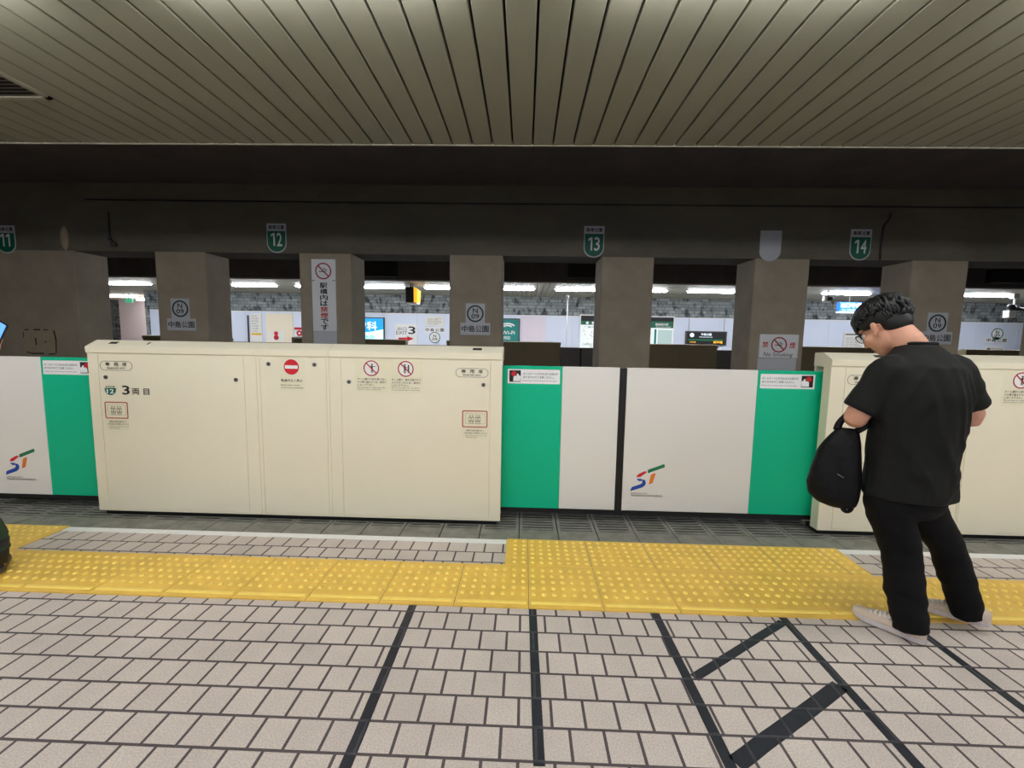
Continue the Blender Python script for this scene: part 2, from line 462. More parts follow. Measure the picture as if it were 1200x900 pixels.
# far side wall: stone frieze above pale panels
YW = 15.27
mb = MB(); mb.box(-13.38, 22, YW, YW+.3, 2.285, 3.0); mb.box(-13.38, -13.2, YW+.01, YW+.31, 0, 2.4)
struct(mb.build('wall_far_frieze', M['stone']))
mb = MB()
edges = [-13.2, -12.1, -11.0, -9.78, -8.6, -7.4, -6.2, -4.9, -3.75, -2.6, -1.5, -.3, 0.7, 1.62, 2.6, 4.3, 5.55, 6.6, 7.9, 9.2, 10.25, 11.5, 12.9, 14.1, 15.1, 16.4, 17.8, 19, 20.5, 22]
for a, b in zip(edges, edges[1:]): mb.bbox(a+.004, b-.004, YW-.02, YW+.2, 0, 2.272, .004)
mb.k = 1; mb.box(-13.2, 22, YW-.012, YW+.25, 0, 2.27)
mb.k = 2; mb.box(-13.2, 22, YW-.03, YW+.2, 2.262, 2.288)
struct(mb.build('wall_far', [M['panel'], M['offwhite'], M['white']]))
# passage opening off the far platform
mb = MB(); mb.box(-22, -14.6, 19.6, 19.9, 0, 3.2); struct(mb.build('wall_passage_stone', M['stone']))
mb = MB(); mb.box(-18.0, -14.2, 19.2, 19.4, 0, 3.0); struct(mb.build('wall_passage', M['pale']))
mb = MB(); mb.box(-22, -12, 16.6, 24, 2.914, 3.05); struct(mb.build('ceiling_passage', M['cream']))
mb = MB(); mb.box(-13.3, -13.1, 15.4, 24, 0, 2.95); struct(mb.build('wall_passage_side', M['pale']))
mb = MB(); mb.box(-22, -16.9, YW, YW+.3, 0, 3.0); struct(mb.build('wall_far_stone', M['stone']))

# ------------------------------------------------------------------ lamps
def make_lamp(loc, label, group, lm='lamp', hl=.65, dp=.09):
    t = empty('ceiling_light', loc, label, 'ceiling light', group)
    x, y, z = loc
    mb = MB(); mb.bbox(x-.68, x+.68, y-.10, y+.10, z-.02, z+.001, .002); mb.build('housing', M['offwhite'], t)
    mb = MB()
    pts = [(y-.080, z-.02), (y-.076, z-dp+.015), (y-.06, z-dp), (y+.06, z-dp), (y+.076, z-dp+.015), (y+.080, z-.02)]
    mb.prism_x(pts, x-hl, x+hl); mb.build('diffuser', M[lm], t)
    return t
near_lamp = make_lamp((.92, 1.84, Z_CEIL), 'long fluorescent ceiling light over the near platform, its edge at the top of the view', 'fluorescent lights on the near ceiling')
for k in (-4, -3, -2, -1, 1, 2, 3, 4):
    c = copy_tree(near_lamp); c.location.x = .92 + 1.87*k
for k in (-4, -3, -2, -1, 0, 1, 2, 3, 4):  # added row, unseen behind the camera, to even the light on the gate fronts
    c = copy_tree(near_lamp); c.location.x = .92 + 1.87*k; c.location.y = -1.3
    c['label'] = 'added fill lamp on the near platform ceiling, unseen behind the view'; c['group'] = 'added fill lamps behind the view'
far_lamp = None
for k in range(-8, 8):
    xx = 1.48 + 1.87*k
    if far_lamp is None:
        far_lamp = make_lamp((xx, 12.75, Z_CEIL), 'long lit fluorescent light on the far platform ceiling seen between the pillars', 'fluorescent lights on the far platform ceiling', 'lamp_far', .62, .06)
    else:
        c = copy_tree(far_lamp); c.location.x = xx
pl = make_lamp((-15.75, 16.9, Z_CEIL), 'fluorescent light at the mouth of the passage beyond the far platform', 'fluorescent lights in the far passage')
c = copy_tree(pl); c.location.x = -14.0; c.location.y = 16.9
c = copy_tree(pl); c.location.x = -15.75; c.location.y = 18.4

# recessed vent in the near ceiling
t = empty('ceiling_vent', (-3.22, 2.65, Z_CEIL), 'dark square ceiling vent between the slats at the upper left', 'vent')
mb = MB()
mb.frame_xz  # (frame built from bars below)
for (a, b, c, d) in ((VX0, VX1, VY0, VY0+.03), (VX0, VX1, VY1-.03, VY1), (VX0, VX0+.03, VY0, VY1), (VX1-.03, VX1, VY0, VY1)):
    mb.box(a, b, c, d, Z_CEIL-.012, Z_CEIL+.002)
mb.build('vent_frame', M['trim'], t)
mb = MB()
for i in range(9):
    y = VY0 + .05 + i*.038; mb.add([(VX0+.03, y, Z_CEIL-.008), (VX1-.03, y, Z_CEIL-.008), (VX1-.03, y+.026, Z_CEIL-.001), (VX0+.03, y+.026, Z_CEIL-.001)], [(0,1,2,3)])
mb.build('louvre', mat('vent_louvre', (96, 92, 84), .6), t)
mb = MB(); mb.box(VX0+.03, VX1-.03, VY0+.03, VY1-.03, Z_CEIL-.001, Z_CEIL+.001); mb.build('duct_opening', M['ceil_dark'], t)

# ------------------------------------------------------------------ floor markings
def tactile(name, polys, label, nodomes=None, lip=None, seams=.41, x_seam=.05, rows=()):
    mb = MB()
    t = empty(name, (polys[0], polys[2], 0), label, 'tactile paving')
    x0, x1, y0, y1 = polys[:4]
    return t
def dome(mb, x, y, z, r=.0145, h=.0085, n=10):
    v = []
    for rr_, hh in ((1, 0), (.85, .62), (.5, .95)):
        for k in range(n): a = 2*PI*k/n; v.append((x+r*rr_*math.cos(a), y+r*rr_*math.sin(a), z+h*hh))
    v.append((x, y, z+h))
    fs = []
    for i in range(2):
        for k in range(n): j = (k+1) % n; fs.append((i*n+k, i*n+j, (i+1)*n+j, (i+1)*n+k))
    for k in range(n): fs.append((2*n+k, 2*n+(k+1) % n, 3*n))
    mb.add(v, fs)
TH = .006
# long strip
mb = MB()
k0, k1 = -16, 16
for k in range(k0, k1):
    a = .05 + .41*k + .0018; b = a + .41 - .0036
    mb.box(a, b, 2.245, 2.699, 0, TH)
    mb.k = 1; mb.prism_x([(2.279, TH), (2.304, TH), (2.299, TH+.006), (2.284, TH+.006)], a+.012, b-.012); mb.k = 0  # lip in the lighter dome yellow, a painted highlight line
mb.k = 2
for k in range(k0, k1): mb.box(.05+.41*k-.002, .05+.41*k+.002, 2.246, 2.698, 0, .003)
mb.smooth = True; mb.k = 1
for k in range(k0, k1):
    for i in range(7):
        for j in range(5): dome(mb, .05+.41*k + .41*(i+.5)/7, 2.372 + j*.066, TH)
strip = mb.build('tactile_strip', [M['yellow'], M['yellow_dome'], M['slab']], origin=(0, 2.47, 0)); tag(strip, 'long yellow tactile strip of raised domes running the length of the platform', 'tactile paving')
def patch(x0, x1, sl, sr, label):
    # between Y 2.701 and 3.07; sl/sr: how far the left/right ends lean at the near edge
    mb = MB(); ya, yb = 2.701, 3.068
    mb.add([(x0+sl, ya, 0), (x1+sr, ya, 0), (x1, yb, 0), (x0, yb, 0), (x0+sl, ya, TH), (x1+sr, ya, TH), (x1, yb, TH), (x0, yb, TH)],
           [(0,3,2,1),(4,5,6,7),(0,1,5,4),(1,2,6,5),(2,3,7,6),(3,0,4,7)])
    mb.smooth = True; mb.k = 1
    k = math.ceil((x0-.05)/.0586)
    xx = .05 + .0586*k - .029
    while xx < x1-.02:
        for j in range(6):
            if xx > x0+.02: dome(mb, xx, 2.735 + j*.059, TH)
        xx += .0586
    mb.smooth = False; mb.k = 2
    s = .05 + .41*math.ceil((x0-.05)/.41)
    while s < x1:
        mb.box(s-.0017, s+.0017, ya, yb, TH-.001, TH+.0004); s += .41
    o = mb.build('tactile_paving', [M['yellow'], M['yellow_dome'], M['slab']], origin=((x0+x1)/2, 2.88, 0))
    return tag(o, label, 'tactile paving')
patch(-.10, 2.245, .0, -.02, 'yellow tactile patch of domes in front of the sliding gate doors')
patch(-6.4, -3.37, 0, 0, 'yellow tactile patch of domes at the far left before the left gate door')
def line(name, x0, x1, label, group=None):
    mb = MB(); mb.box(x0, x1, 2.995, 3.06, 0, .0025)
    mb.k = 1
    o = mb.build(name, [M['white_line']], origin=((x0+x1)/2, 3.03, 0)); return tag(o, label, 'floor line', group)
line('white_floor_line', -3.366, -.104, 'white floor line in front of the cream gate housing with the no entry sign')
line('white_floor_line', 2.25, 8, 'white floor line in front of the gate housing behind the standing man')
def tape(p, q, w, label):
    d = Vector((q[0]-p[0], q[1]-p[1])); l = d.length; d.normalize(); n = Vector((-d.y, d.x))*w/2
    mb = MB(); k = max(2, int(l/.06)); top = []; 
    for i in range(k+1):
        c = Vector(p) + d*l*i/k; j = random.uniform(-.0015, .0015)
        top.append((c+n*(1+j*20), c-n*(1-j*20)))
    v = []
    for a, b in top: v += [(a.x, a.y, .0022), (b.x, b.y, .0022), (a.x, a.y, 0), (b.x, b.y, 0)]
    fs = []
    for i in range(k):
        a = 4*i; b = a+4; fs += [(a, a+1, b+1, b), (a+2, a, b, b+2), (a+1, a+3, b+3, b+1)]
    fs += [(0, 2, 3, 1), (4*k, 4*k+1, 4*k+3, 4*k+2)]
    mb.add(v, fs)
    o = mb.build('floor_tape', M['tape'], origin=((p[0]+q[0])/2, (p[1]+q[1])/2, 0)); return tag(o, label, 'floor tape')
tape((-.58, 2.243), (-.577, .6), .042, 'black queue tape line on the tiles, leftmost, below the no entry panel')
tape((.071, 2.243), (.078, 1.365), .041, 'short black queue tape line on the tiles, second from left')
tape((.728, 2.243), (.745, .6), .042, 'black queue tape line at the left ends of the two slanting tapes')
tape((1.40, 2.243), (1.385, .6), .042, 'black queue tape line at the right ends of the two slanting tapes')
tape((2.05, 2.243), (2.03, .6), .040, 'black queue tape line passing under the standing man and his shoes')
tape((.765, 1.795), (1.38, 2.205), .042, 'slanting black tape, the one nearer the yellow strip')
tape((.76, 1.405), (1.375, 1.778), .060, 'wide slanting black tape farther from the yellow strip, nearest the camera')

# ------------------------------------------------------------------ platform gate housings
YF = 3.30
def lock(parent, x, z, y=YF):
    mb = MB(); mb.disc_xz(x, z, .015, y-.005, y+.003, 20); o = mb.build('lock', M['steel'], parent)
    mb = MB(); mb.box(x-.0025, x+.0025, y-.006, y-.0045, z-.008, z+.008); mb.build('keyhole', M['dark'], o)
def prohibition(mb_red, mb_white, cx, cz, r, y, w=.17):
    mb_white.disc_xz(cx, cz, r*1.06, y-.0003, y)
    mb_red.ring_xz(cx, cz, r*(1-w), r, y-.0016, y-.0006)
    c = math.cos(PI/4)*r*(1-w*.5)
    mb_red.seg_xz((cx-c, cz+c), (cx+c, cz-c), r*w, y-.0016, y-.0006)
def stickman(mb, cx, cz, h, y, arms):
    mb.disc_xz(cx, cz+h*.42, h*.1, y-.0010, y-.0004, 14)
    mb.prism_xz([(cx-h*.09, cz-h*.08), (cx+h*.09, cz-h*.08), (cx+h*.1, cz+h*.3), (cx-h*.1, cz+h*.3)], y-.0010, y-.0004)
    mb.seg_xz((cx-h*.05, cz-h*.05), (cx-h*.07, cz-h*.5), h*.08, y-.0010, y-.0004)
    mb.seg_xz((cx+h*.05, cz-h*.05), (cx+h*.07, cz-h*.5), h*.08, y-.0010, y-.0004)
    for a in arms: mb.seg_xz((cx+a[0]*h, cz+a[1]*h), (cx+a[2]*h, cz+a[3]*h), h*.06, y-.0010, y-.0004)
def pill_sign(parent, x0, x1, z0, z1, y=YF):
    r = (z1-z0)/2 - .0005
    mb = MB(); mb.frame_xz(rr(x0, x1, z0, z1, r, 10), rr(x0+.0025, x1-.0025, z0+.0025, z1-.0025, r-.0025, 10), y-.0012, y)
    o = mb.build('reserved_seat_sign', M['ink_soft'], parent)
    h = z1-z0; w = x1-x0; m = MB()
    for i, ch in enumerate('専用席'):
        cx = x0 + w*(.24+.26*i); put_text(m, ch, cx-.017, cx+.017, z0+h*.46, z0+h*.86, y-.0012, bold=.012)
    put_text(m, 'RESERVED SEAT', x0+w*.22, x1-w*.22, z0+h*.18, z0+h*.32, y-.0012, bold=.02)
    m.build('lettering', M['ink'], o, fix=False)
def seat_sign(parent, x0, x1, z0, z1, y=YF):
    mb = MB(); mb.rrect(x0, x1, z0-.09, z1+.004, .004, y-.0004, y); o = mb.build('queue_notice', M['beige_sticker'], parent)
    f = MB(); f.frame_xz(rr(x0, x1, z0, z1, .012), rr(x0+.007, x1-.007, z0+.007, z1-.007, .007), y-.0014, y-.0006)
    f.build('red_frame', M['darkred'], o)
    k = MB(); w = x1-x0; h = z1-z0
    k.frame_xz(rr(x0+w*.13, x1-w*.1, z0+h*.22, z1-h*.18, .002), rr(x0+w*.13+.001, x1-w*.1-.001, z0+h*.22+.001, z1-h*.18-.001, .0015), y-.001, y-.0006)
    for i in (0, 1):
        cx = x0+w*(.36+.26*i); b = z0+h*.2
        for s in (-1, 1):
            px = cx+s*w*.055
            k.ring_xz(px, b+h*.5, w*.024, w*.034, y-.0014, y-.0006, 12)
            k.frame_xz([(px-w*.045, b+h*.16), (px+w*.045, b+h*.16), (px+w*.045, b+h*.42), (px-w*.045, b+h*.42)],
                       [(px-w*.033, b+h*.2), (px+w*.033, b+h*.2), (px+w*.033, b+h*.38), (px-w*.033, b+h*.38)], y-.0014, y-.0006)
            k.seg_xz((px-w*.025, b+h*.16), (px-w*.025, b), w*.012, y-.0014, y-.0006)
            k.seg_xz((px+w*.025, b+h*.16), (px+w*.025, b), w*.012, y-.0014, y-.0006)
    k.build('pictogram', M['ink_soft'], o)
    t = MB()
    put_text(t, '乗車口では足元の線に沿って', x0+w*.17, x1-w*.13, z0-.030, z0-.018, y-.001, bold=.01)
    put_text(t, '二列に並んでお待ちください。', x0+w*.06, x1, z0-.050, z0-.038, y-.001, bold=.01)
    put_text(t, 'Please line up in two rows', x0+w*.14, x1-w*.02, z0-.068, z0-.060, y-.001)
    put_text(t, 'and wait for the train.', x0+w*.14, x1-w*.4, z0-.080, z0-.072, y-.001)
    t.build('lettering', M['ink'], o, fix=False)
def warn_card(parent, x0, x1, z0, z1, kind, y=YF):
    mb = MB(); mb.rrect(x0, x1, z0, z1, .004, y-.0005, y); o = mb.build('warning_card', M['beige_sticker'], parent)
    w = x1-x0; h = z1-z0; cx = (x0+x1)/2; y -= .0005; cz = z1-h*.27; r = w*.235
    wm, rm, km = MB(), MB(), MB(); prohibition(rm, wm, cx, cz, r, y, .14)
    wm.build('sign_ground', M['paper'], o)
    if kind == 0:
        stickman(km, cx+r*.08, cz, r*1.1, y-.0004, [(-.4,.22,.45,.2)])
        T = ['ホーム柵から身を乗り出し', 'たり乗り越えたりは、絶対に', 'しないで下さい。']; Eg = ['Do not lean or reach over the', 'platform gate in operation.']
    else:
        stickman(km, cx-r*.12, cz, r*1.1, y-.0004, [(-.05,.25,.35,.1)]); km.seg_xz((cx+r*.35, cz+r*.5), (cx+r*.35, cz-r*.5), r*.16, y-.001, y-.0004)
        T = ['ホーム柵に、物を立掛けたり', 'よりかかったりは、絶対に', 'しないで下さい。']; Eg = ['Do not lean against or set objects', 'on the platform gate in operation.']
    km.build('pictogram', M['ink'], o); rm.build('prohibition_ring', M['darkred'], o)
    t = MB(); zt = z1-h*.56; xs = x0+w*.08
    for i, s in enumerate(T): put_text(t, s, xs, xs+w*(.86 if i < 2 else .5), zt-.017-i*.0225, zt-i*.0225, y-.0005, bold=.012)
    for i, s in enumerate(Eg): put_text(t, s, xs, xs+w*(.82 if i == 0 else .72 if kind == 0 else .84), zt-.078-i*.016, zt-.067-i*.016, y-.0005)
    t.build('lettering', M['ink'], o, fix=False)
def stop_sign(parent, cx, cz, r, y=YF):
    mb = MB(); mb.rrect(cx-.095, cx+.10, cz-.185, cz+.07, .004, y-.0004, y); o = mb.build('no_entry_sign', M['beige_sticker'], parent)
    y -= .0004
    mb = MB(); mb.disc_xz(cx, cz, r*1.08, y-.0003, y); mb.build('sign_ground', M['paper'], o)
    mb = MB(); mb.disc_xz(cx, cz, r, y-.001, y-.0003); mb.build('red_disc', M['red'], o)
    mb = MB(); mb.box(cx-r*.84, cx+r*.84, y-.0018, y-.001, cz-r*.22, cz+r*.22); mb.build('white_bar', M['white'], o)
    t = MB()
    put_text(t, '軌道内立入禁止', cx-.083, cx+.083, cz-.113, cz-.092, y-.0005, bold=.02)
    put_text(t, 'Entry into tracks', cx-.083, cx+.062, cz-.147, cz-.133, y-.0005, bold=.01)
    put_text(t, 'is strictly prohibited.', cx-.083, cx+.088, cz-.167, cz-.154, y-.0005, bold=.01)
    t.build('lettering', M['ink'], o, fix=False)
def shield(cx, z0, z1, w, n=10):
    r = w/2; pts = [(cx-r, z1), (cx-r, z0+r*.95)]
    for i in range(1, n): a = PI + PI*i/n; pts.append((cx+r*math.cos(a), z0+r*.95+r*.95*math.sin(a)))
    pts += [(cx+r, z0+r*.95), (cx+r, z1)]
    return pts
LIDP = [(3.302, 1.293), (3.293, 1.297), (3.290, 1.338), (3.296, 1.344), (3.388, 1.390), (3.398, 1.392), (3.488, 1.387), (3.494, 1.380), (3.494, 1.285), (3.302, 1.285)]
def housing(x0, x1, panels, frames, lidcuts, label):
    t = empty('gate_housing', ((x0+x1)/2, 3.4, 0), label, 'platform gate')
    mb = MB()
    mb.box(x0+.003, x1-.003, YF+.005, 3.388, .036, 1.288)
    mb.box(x0+.003, x1-.003, 3.472, 3.494, .036, 1.30)
    for a, b in frames: mb.bbox(a, b, YF, YF+.006, .036, 1.287, .002)
    for a, b in panels: mb.bbox(a+.002, b-.002, YF+.0005, YF+.006, .036, .051, .001)
    mb.build('body', M['beige'], t)
    mb = MB()
    for a, b in zip(lidcuts, lidcuts[1:]): mb.prism_x(LIDP, a+.0012, b-.0012)
    mb.build('lid', M['beige_lid'], t)
    mb = MB(); mb.box(x0+.03, x1-.03, 3.33, 3.48, -.003, .036); mb.build('plinth', M['rubber'], t)
    for a, b in panels:
        mb = MB(); mb.bbox(a+.0028, b-.0028, YF+.0005, YF+.006, .0535, 1.284, .002)
        mb.build('access_panel', M['beige'], t)
    return t
def slot(t, x0, x1):
    mb = MB(); 
    def zt(y): return 1.344 + (y-3.296)*.5
    y0, y1 = 3.335, 3.365
    mb.add([(x0, y0, zt(y0)+.001), (x1, y0, zt(y0)+.001), (x1, y1, zt(y1)+.001), (x0, y1, zt(y1)+.001), (x0, y0, zt(y0)-.005), (x1, y0, zt(y0)-.005), (x1, y1, zt(y1)-.005), (x0, y1, zt(y1)-.005)],
           [(0,1,2,3), (0,4,5,1), (1,5,6,2), (2,6,7,3), (3,7,4,0)])
    mb.build('sensor_window', M['dark'], t)
hA = housing(-3.375, -.165, [(-3.294, -2.147), (-2.023, -1.507), (-1.395, -.253)],
             [(-3.375, -3.294), (-2.147, -2.051), (-2.049, -2.023), (-1.507, -1.486), (-1.484, -1.395), (-.253, -.165)],
             [-3.379, -2.05, -1.485, -.161], 'complete cream metal gate housing with the no entry disc and the number 12')
for x, z in ((-3.238, 1.106), (-2.212, 1.106), (-1.953, 1.232), (-1.597, 1.233), (-1.334, 1.107), (-.306, 1.104)): lock(hA, x, z)
pill_sign(hA, -3.278, -3.022, 1.160, 1.232); pill_sign(hA, -.517, -.270, 1.160, 1.228)
seat_sign(hA, -3.264, -3.080, .783, .914); seat_sign(hA, -.466, -.272, .776, .906)
warn_card(hA, -1.288, -1.032, 1.028, 1.283, 0); warn_card(hA, -1.026, -.768, 1.028, 1.283, 1)
stop_sign(hA, -1.776, 1.212, .059)
slot(hA, -3.235, -3.17); slot(hA, -.395, -.325); slot(hA, -2.93, -2.915)
# car number 12 shield and 3両目
mb = MB(); mb.prism_xz(shield(-3.209, .966, 1.022, .088), YF-.0012, YF); o = mb.build('boarding_number', M['sgreen'], hA)
lettering(o, [('12', -3.236, -3.182, .981, 1.013, dict(bold=.03))], YF-.0018, M['white'])
lettering(o, [('乗車位置', -3.245, -3.173, 1.027, 1.039, dict(bold=.012))], YF-.0012, M['sgreen'], 'heading')
lettering(hA, [('3', -3.113, -3.058, .974, 1.042, dict(bold=.022))], YF-.0012, M['ink'])
lettering(hA, [('両', -3.035, -2.98, .974, 1.022, dict(bold=.02))], YF-.0012, M['ink'])
lettering(hA, [('目', -2.945, -2.90, .974, 1.022, dict(bold=.02))], YF-.0012, M['ink'], 'lettering')
hB = housing(2.262, 5.47, [(2.368, 3.277), (3.292, 5.36)], [(2.262, 2.368), (3.279, 3.290), (5.36, 5.47)], [2.258, 5.474], 'cream gate housing at the right edge behind the standing man')
slot(hB, 2.60, 2.69)
warn_card(hB, 3.500, 3.756, 1.028, 1.283, 0)
lock(hB, 2.45, 1.106); pill_sign(hB, 2.385, 2.64, 1.160, 1.232)

# ------------------------------------------------------------------ sliding gate doors
YD = 3.42
ZB, ZT = .104, 1.246
def notice(parent, x0, x1, flip, y):
    z0, z1 = 1.108, 1.220
    mb = MB(); mb.rrect(x0, x1, z0, z1, .004, y-.001, y); o = mb.build('hand_notice', M['white'], parent)
    w = x1-x0; h = z1-z0; s = .088
    a = x0+.014 if not flip else x1-.014-s
    mb = MB(); mb.box(a, a+s, y-.0016, y-.001, z0+h*.12, z1-h*.08); mb.build('pictogram_ground', M['ink'], o)
    m = MB()
    def P(u, v): return ((a + s*(u if not flip else 1-u)), z0+h*.12 + v*h*.8)
    outl = [P(.34,.06), P(.97,.06), P(1.0,.5), P(.86,.56), P(.74,.74), P(.66,.7), P(.66,.55), P(.36,.5)]
    if flip: outl = outl[::-1]
    m.prism_xz(outl, y-.0024, y-.0016); m.build('hand_pictogram', M['white'], o)
    c = P(.38, .7); m = MB(); pts = []
    for i in range(16): r = .024 if i % 2 == 0 else .017; pts.append((c[0]+r*math.cos(PI*i/8), c[1]+r*math.sin(PI*i/8)))
    m.prism_xz(pts, y-.0028, y-.0020); m.build('burst_pictogram', M['red'], o)
    b0 = x0+.122 if not flip else x0+.012; b1 = b0 + w - .138
    t = MB()
    put_text(t, 'ホームゲートに引き込まれる恐れが', b0, b1, z0+h*.62, z0+h*.78, y-.0016, bold=.012)
    put_text(t, 'ありますのでご注意ください。', b0, b1-.03, z0+h*.38, z0+h*.54, y-.0016, bold=.012)
    put_text(t, 'Keep your hands away from the gate.', b0, b1-.005, z0+h*.15, z0+h*.26, y-.0016)
    t.build('lettering', M['ink_soft'], o, fix=False)
def logo(parent, x, z, s, y):
    # the two slanting letters; local units: width 1, height .77
    o = None
    def poly(pts, m, nm):
        mb = MB(); mb.prism_xz([(x+s*u, z+s*v) for u, v in pts], y-.0012, y); return mb.build(nm, m, o)
    o = empty('transport_logo', (0,0,0)); o.parent = parent; o.location = Vector((x, y, z)) - wloc(parent)
    def poly(pts, m, nm):
        mb = MB(); mb.prism_xz([(x+s*u, z+s*v) for u, v in pts], y-.0012, y); return mb.build(nm, m, o)
    poly([(.50,.54), (1.0,.74), (1.0,.80), (.98,.84), (.50,.65)], M['lgreen'], 'green_stroke')
    poly([(.545,.20), (.66,.24), (.74,.53), (.70,.56), (.60,.50)], M['orange'], 'orange_stroke')
    poly([(.16,.42), (.28,.42), (.46,.56), (.47,.60), (.40,.60), (.24,.52), (.18,.46)], M['red'], 'red_stroke')
    mb = MB()
    mb.prism_xz([(x+s*u, z+s*v) for u, v in [(.20,.33), (.26,.29), (.33,.30), (.34,.36), (.18,.37)]], y-.0012, y)
    mb.prism_xz([(x+s*u, z+s*v) for u, v in [(0,0), (.02,-.02), (.36,.10), (.44,.17), (.46,.26), (.42,.34), (.34,.34), (.35,.24), (.30,.20), (.04,.10)]], y-.0012, y)
    mb.build('blue_stroke', M['blue'], o)
    t = MB()
    put_text(t, 'SAPPORO CITY', x+s*.02, x+s*.53, z-s*.105, z-s*.072, y-.001, bold=.02)
    put_text(t, 'TRANSPORTATION BUREAU', x+s*.02, x+s*.97, z-s*.185, z-s*.13, y-.001, bold=.02)
    t.build('lettering', M['ink_soft'], o, fix=False)
def door(x0, x1, xg, edge, label, notice_x=None, flip=False, logo_x=None):
    # xg = (a, b) green part; edge = 'L' or 'R' side with the black rubber strip
    t = empty('gate_door', ((x0+x1)/2, YD+.02, ZB), label, 'sliding gate door')
    wa, wb = (x0, xg[0]) if xg[0] > x0 + .01 else (xg[1], x1)
    mb = MB(); mb.bbox(wa, wb, YD, YD+.038, ZB, ZT, .004); mb.build('white_panel', M['door_white'], t)
    mb = MB(); mb.bbox(xg[0], xg[1], YD, YD+.038, ZB, ZT, .003); mb.build('green_panel', M['door_green'], t)
    mb = MB(); mb.box(x0+.01, x1-.01, YD+.008, YD+.034, .068, ZB); mb.build('bottom_rail', M['rubber'], t)
    ex = x1 if edge == 'R' else x0
    mb = MB(); mb.rrect(ex-.0 if edge == 'R' else ex-.028, ex+.028 if edge == 'R' else ex, ZB, ZT-.004, .004, YD+.004, YD+.034); mb.build('rubber_edge', M['rubber'], t)
    if notice_x: notice(t, notice_x[0], notice_x[1], flip, YD)
    if logo_x: logo(t, logo_x, .272, .262, YD)
    return t
door(-.40, .742, (-.40, .298), 'R', 'white and green sliding door left of the black gap', (-.128, .279), False)
door(.799, 2.42, (1.798, 2.42), 'L', 'white and green sliding door right of the black gap, with a slanting letter emblem', (1.818, 2.229), True, .862)
door(-4.44, -3.14, (-3.888, -3.14), 'L', 'white and green sliding door at the left edge, partly behind the cream housing', (-3.868, -3.457), True, -4.268)

# ------------------------------------------------------------------ signs on the pillars and the beam
def n09(cx, cz, label, plate=(-.24, .24)):
    Y = 7.2
    t = empty('station_number_sign', (cx, Y, cz), label, 'sign', 'station number signs on the pillars' if False else None)
    mb = MB(); mb.rrect(cx-.155, cx+.155, cz-.165, cz+.165, .01, Y-.006, Y); mb.build('backing', M['offwhite'], t)
    mb = MB(); mb.ring_xz(cx, cz, .112, .137, Y-.009, Y-.006); mb.build('ring', mat('sign_deep_green', (16, 62, 58), .5), t)
    lettering(t, [('N', cx-.038, cx+.038, cz+.012, cz+.086, dict(bold=.02)), ('09', cx-.062, cx+.062, cz-.078, cz-.004, dict(bold=.015))], Y-.009, M['ink'])
def plate(cx, cz, label):
    Y = 7.2
    t = empty('station_name_sign', (cx, Y, cz), label, 'sign')
    mb = MB(); mb.bbox(cx-.243, cx+.243, Y-.012, Y, cz-.098, cz+.098, .003); mb.build('panel', M['offwhite'], t)
    m = MB()
    for i, ch in enumerate('中島公園'):
        c = cx + (i-1.5)*.112; put_text(m, ch, c-.05, c+.05, cz-.05, cz+.052, Y-.0125, bold=.018)
    m.build('lettering', M['ink'], t, fix=False)
n09(-5.706, 1.862, 'round N 09 sign on the pillar left of the tall no smoking sign')
plate(-5.696, 1.602, 'white station name plate on the pillar left of the tall no smoking sign')
n09(-.812, 1.855, 'round N 09 sign on the pillar above the right end of the cream housing')
plate(-.81, 1.61, 'white station name plate on the pillar above the right end of the cream housing')
n09(6.507, 1.818, 'round N 09 station number sign on the pillar beside the man\'s head')
plate(6.51, 1.585, 'white station name plate half hidden behind the man\'s neck')
def boarding(num, cx, zt, zb, label):
    Y = 7.2; w = .29
    t = empty('boarding_position_sign', (cx, Y, zb), label, 'sign')
    mb = MB(); mb.prism_xz(shield(cx, zb-.02, zt+.01, w+.03, 16), Y-.006, Y); mb.build('panel', M['offwhite'], t)
    mb = MB(); mb.prism_xz(shield(cx, zb, zt-.11, w, 16), Y-.009, Y-.006); mb.build('green_shield', M['sgreen'], t)
    lettering(t, [('乗車位置', cx-w*.44, cx+w*.44, zt-.078, zt-.018, dict(bold=.025))], Y-.0065, M['ink'], 'heading')
    m = MB()
    for i, ch in enumerate(num):
        c = cx - .048 + .096*i; hw = .042
        if ch == '1': m.box(c-.004, c+.022, Y-.0098, Y-.0095, zb+.09, zb+.295); m.prism_xz([(c-.004, zb+.255), (c-.004, zb+.295), (c-.042, zb+.270), (c-.042, zb+.236)], Y-.0098, Y-.0095)
        else: put_text(m, ch, c-hw, c+hw, zb+.09, zb+.295, Y-.0098, bold=.016)
    m.build('lettering', M['white'], t, fix=False)
boarding('11', -8.57, 3.16, 2.742, 'green boarding position sign on the beam, cut by the left edge of the view')
boarding('12', -4.045, 3.235, 2.80, 'green boarding position sign reading 12, on the beam left of the tall no smoking sign')
boarding('13', 1.066, 3.243, 2.785, 'green boarding position sign reading 13, on the beam over the teal poster and map boards')
boarding('14', 5.205, 3.235, 2.79, 'green boarding position sign reading 14, on the beam beside the bent dark conduit')
t = MB(); t.prism_xz(shield(3.823, 2.742, 3.212, .33, 16), 7.192, 7.2)
tag(t.build('blank_sign', M['offwhite'], origin=(3.823, 7.2, 2.74)), 'blank pale shield shaped sign on the beam between numbers 13 and 14', 'sign')
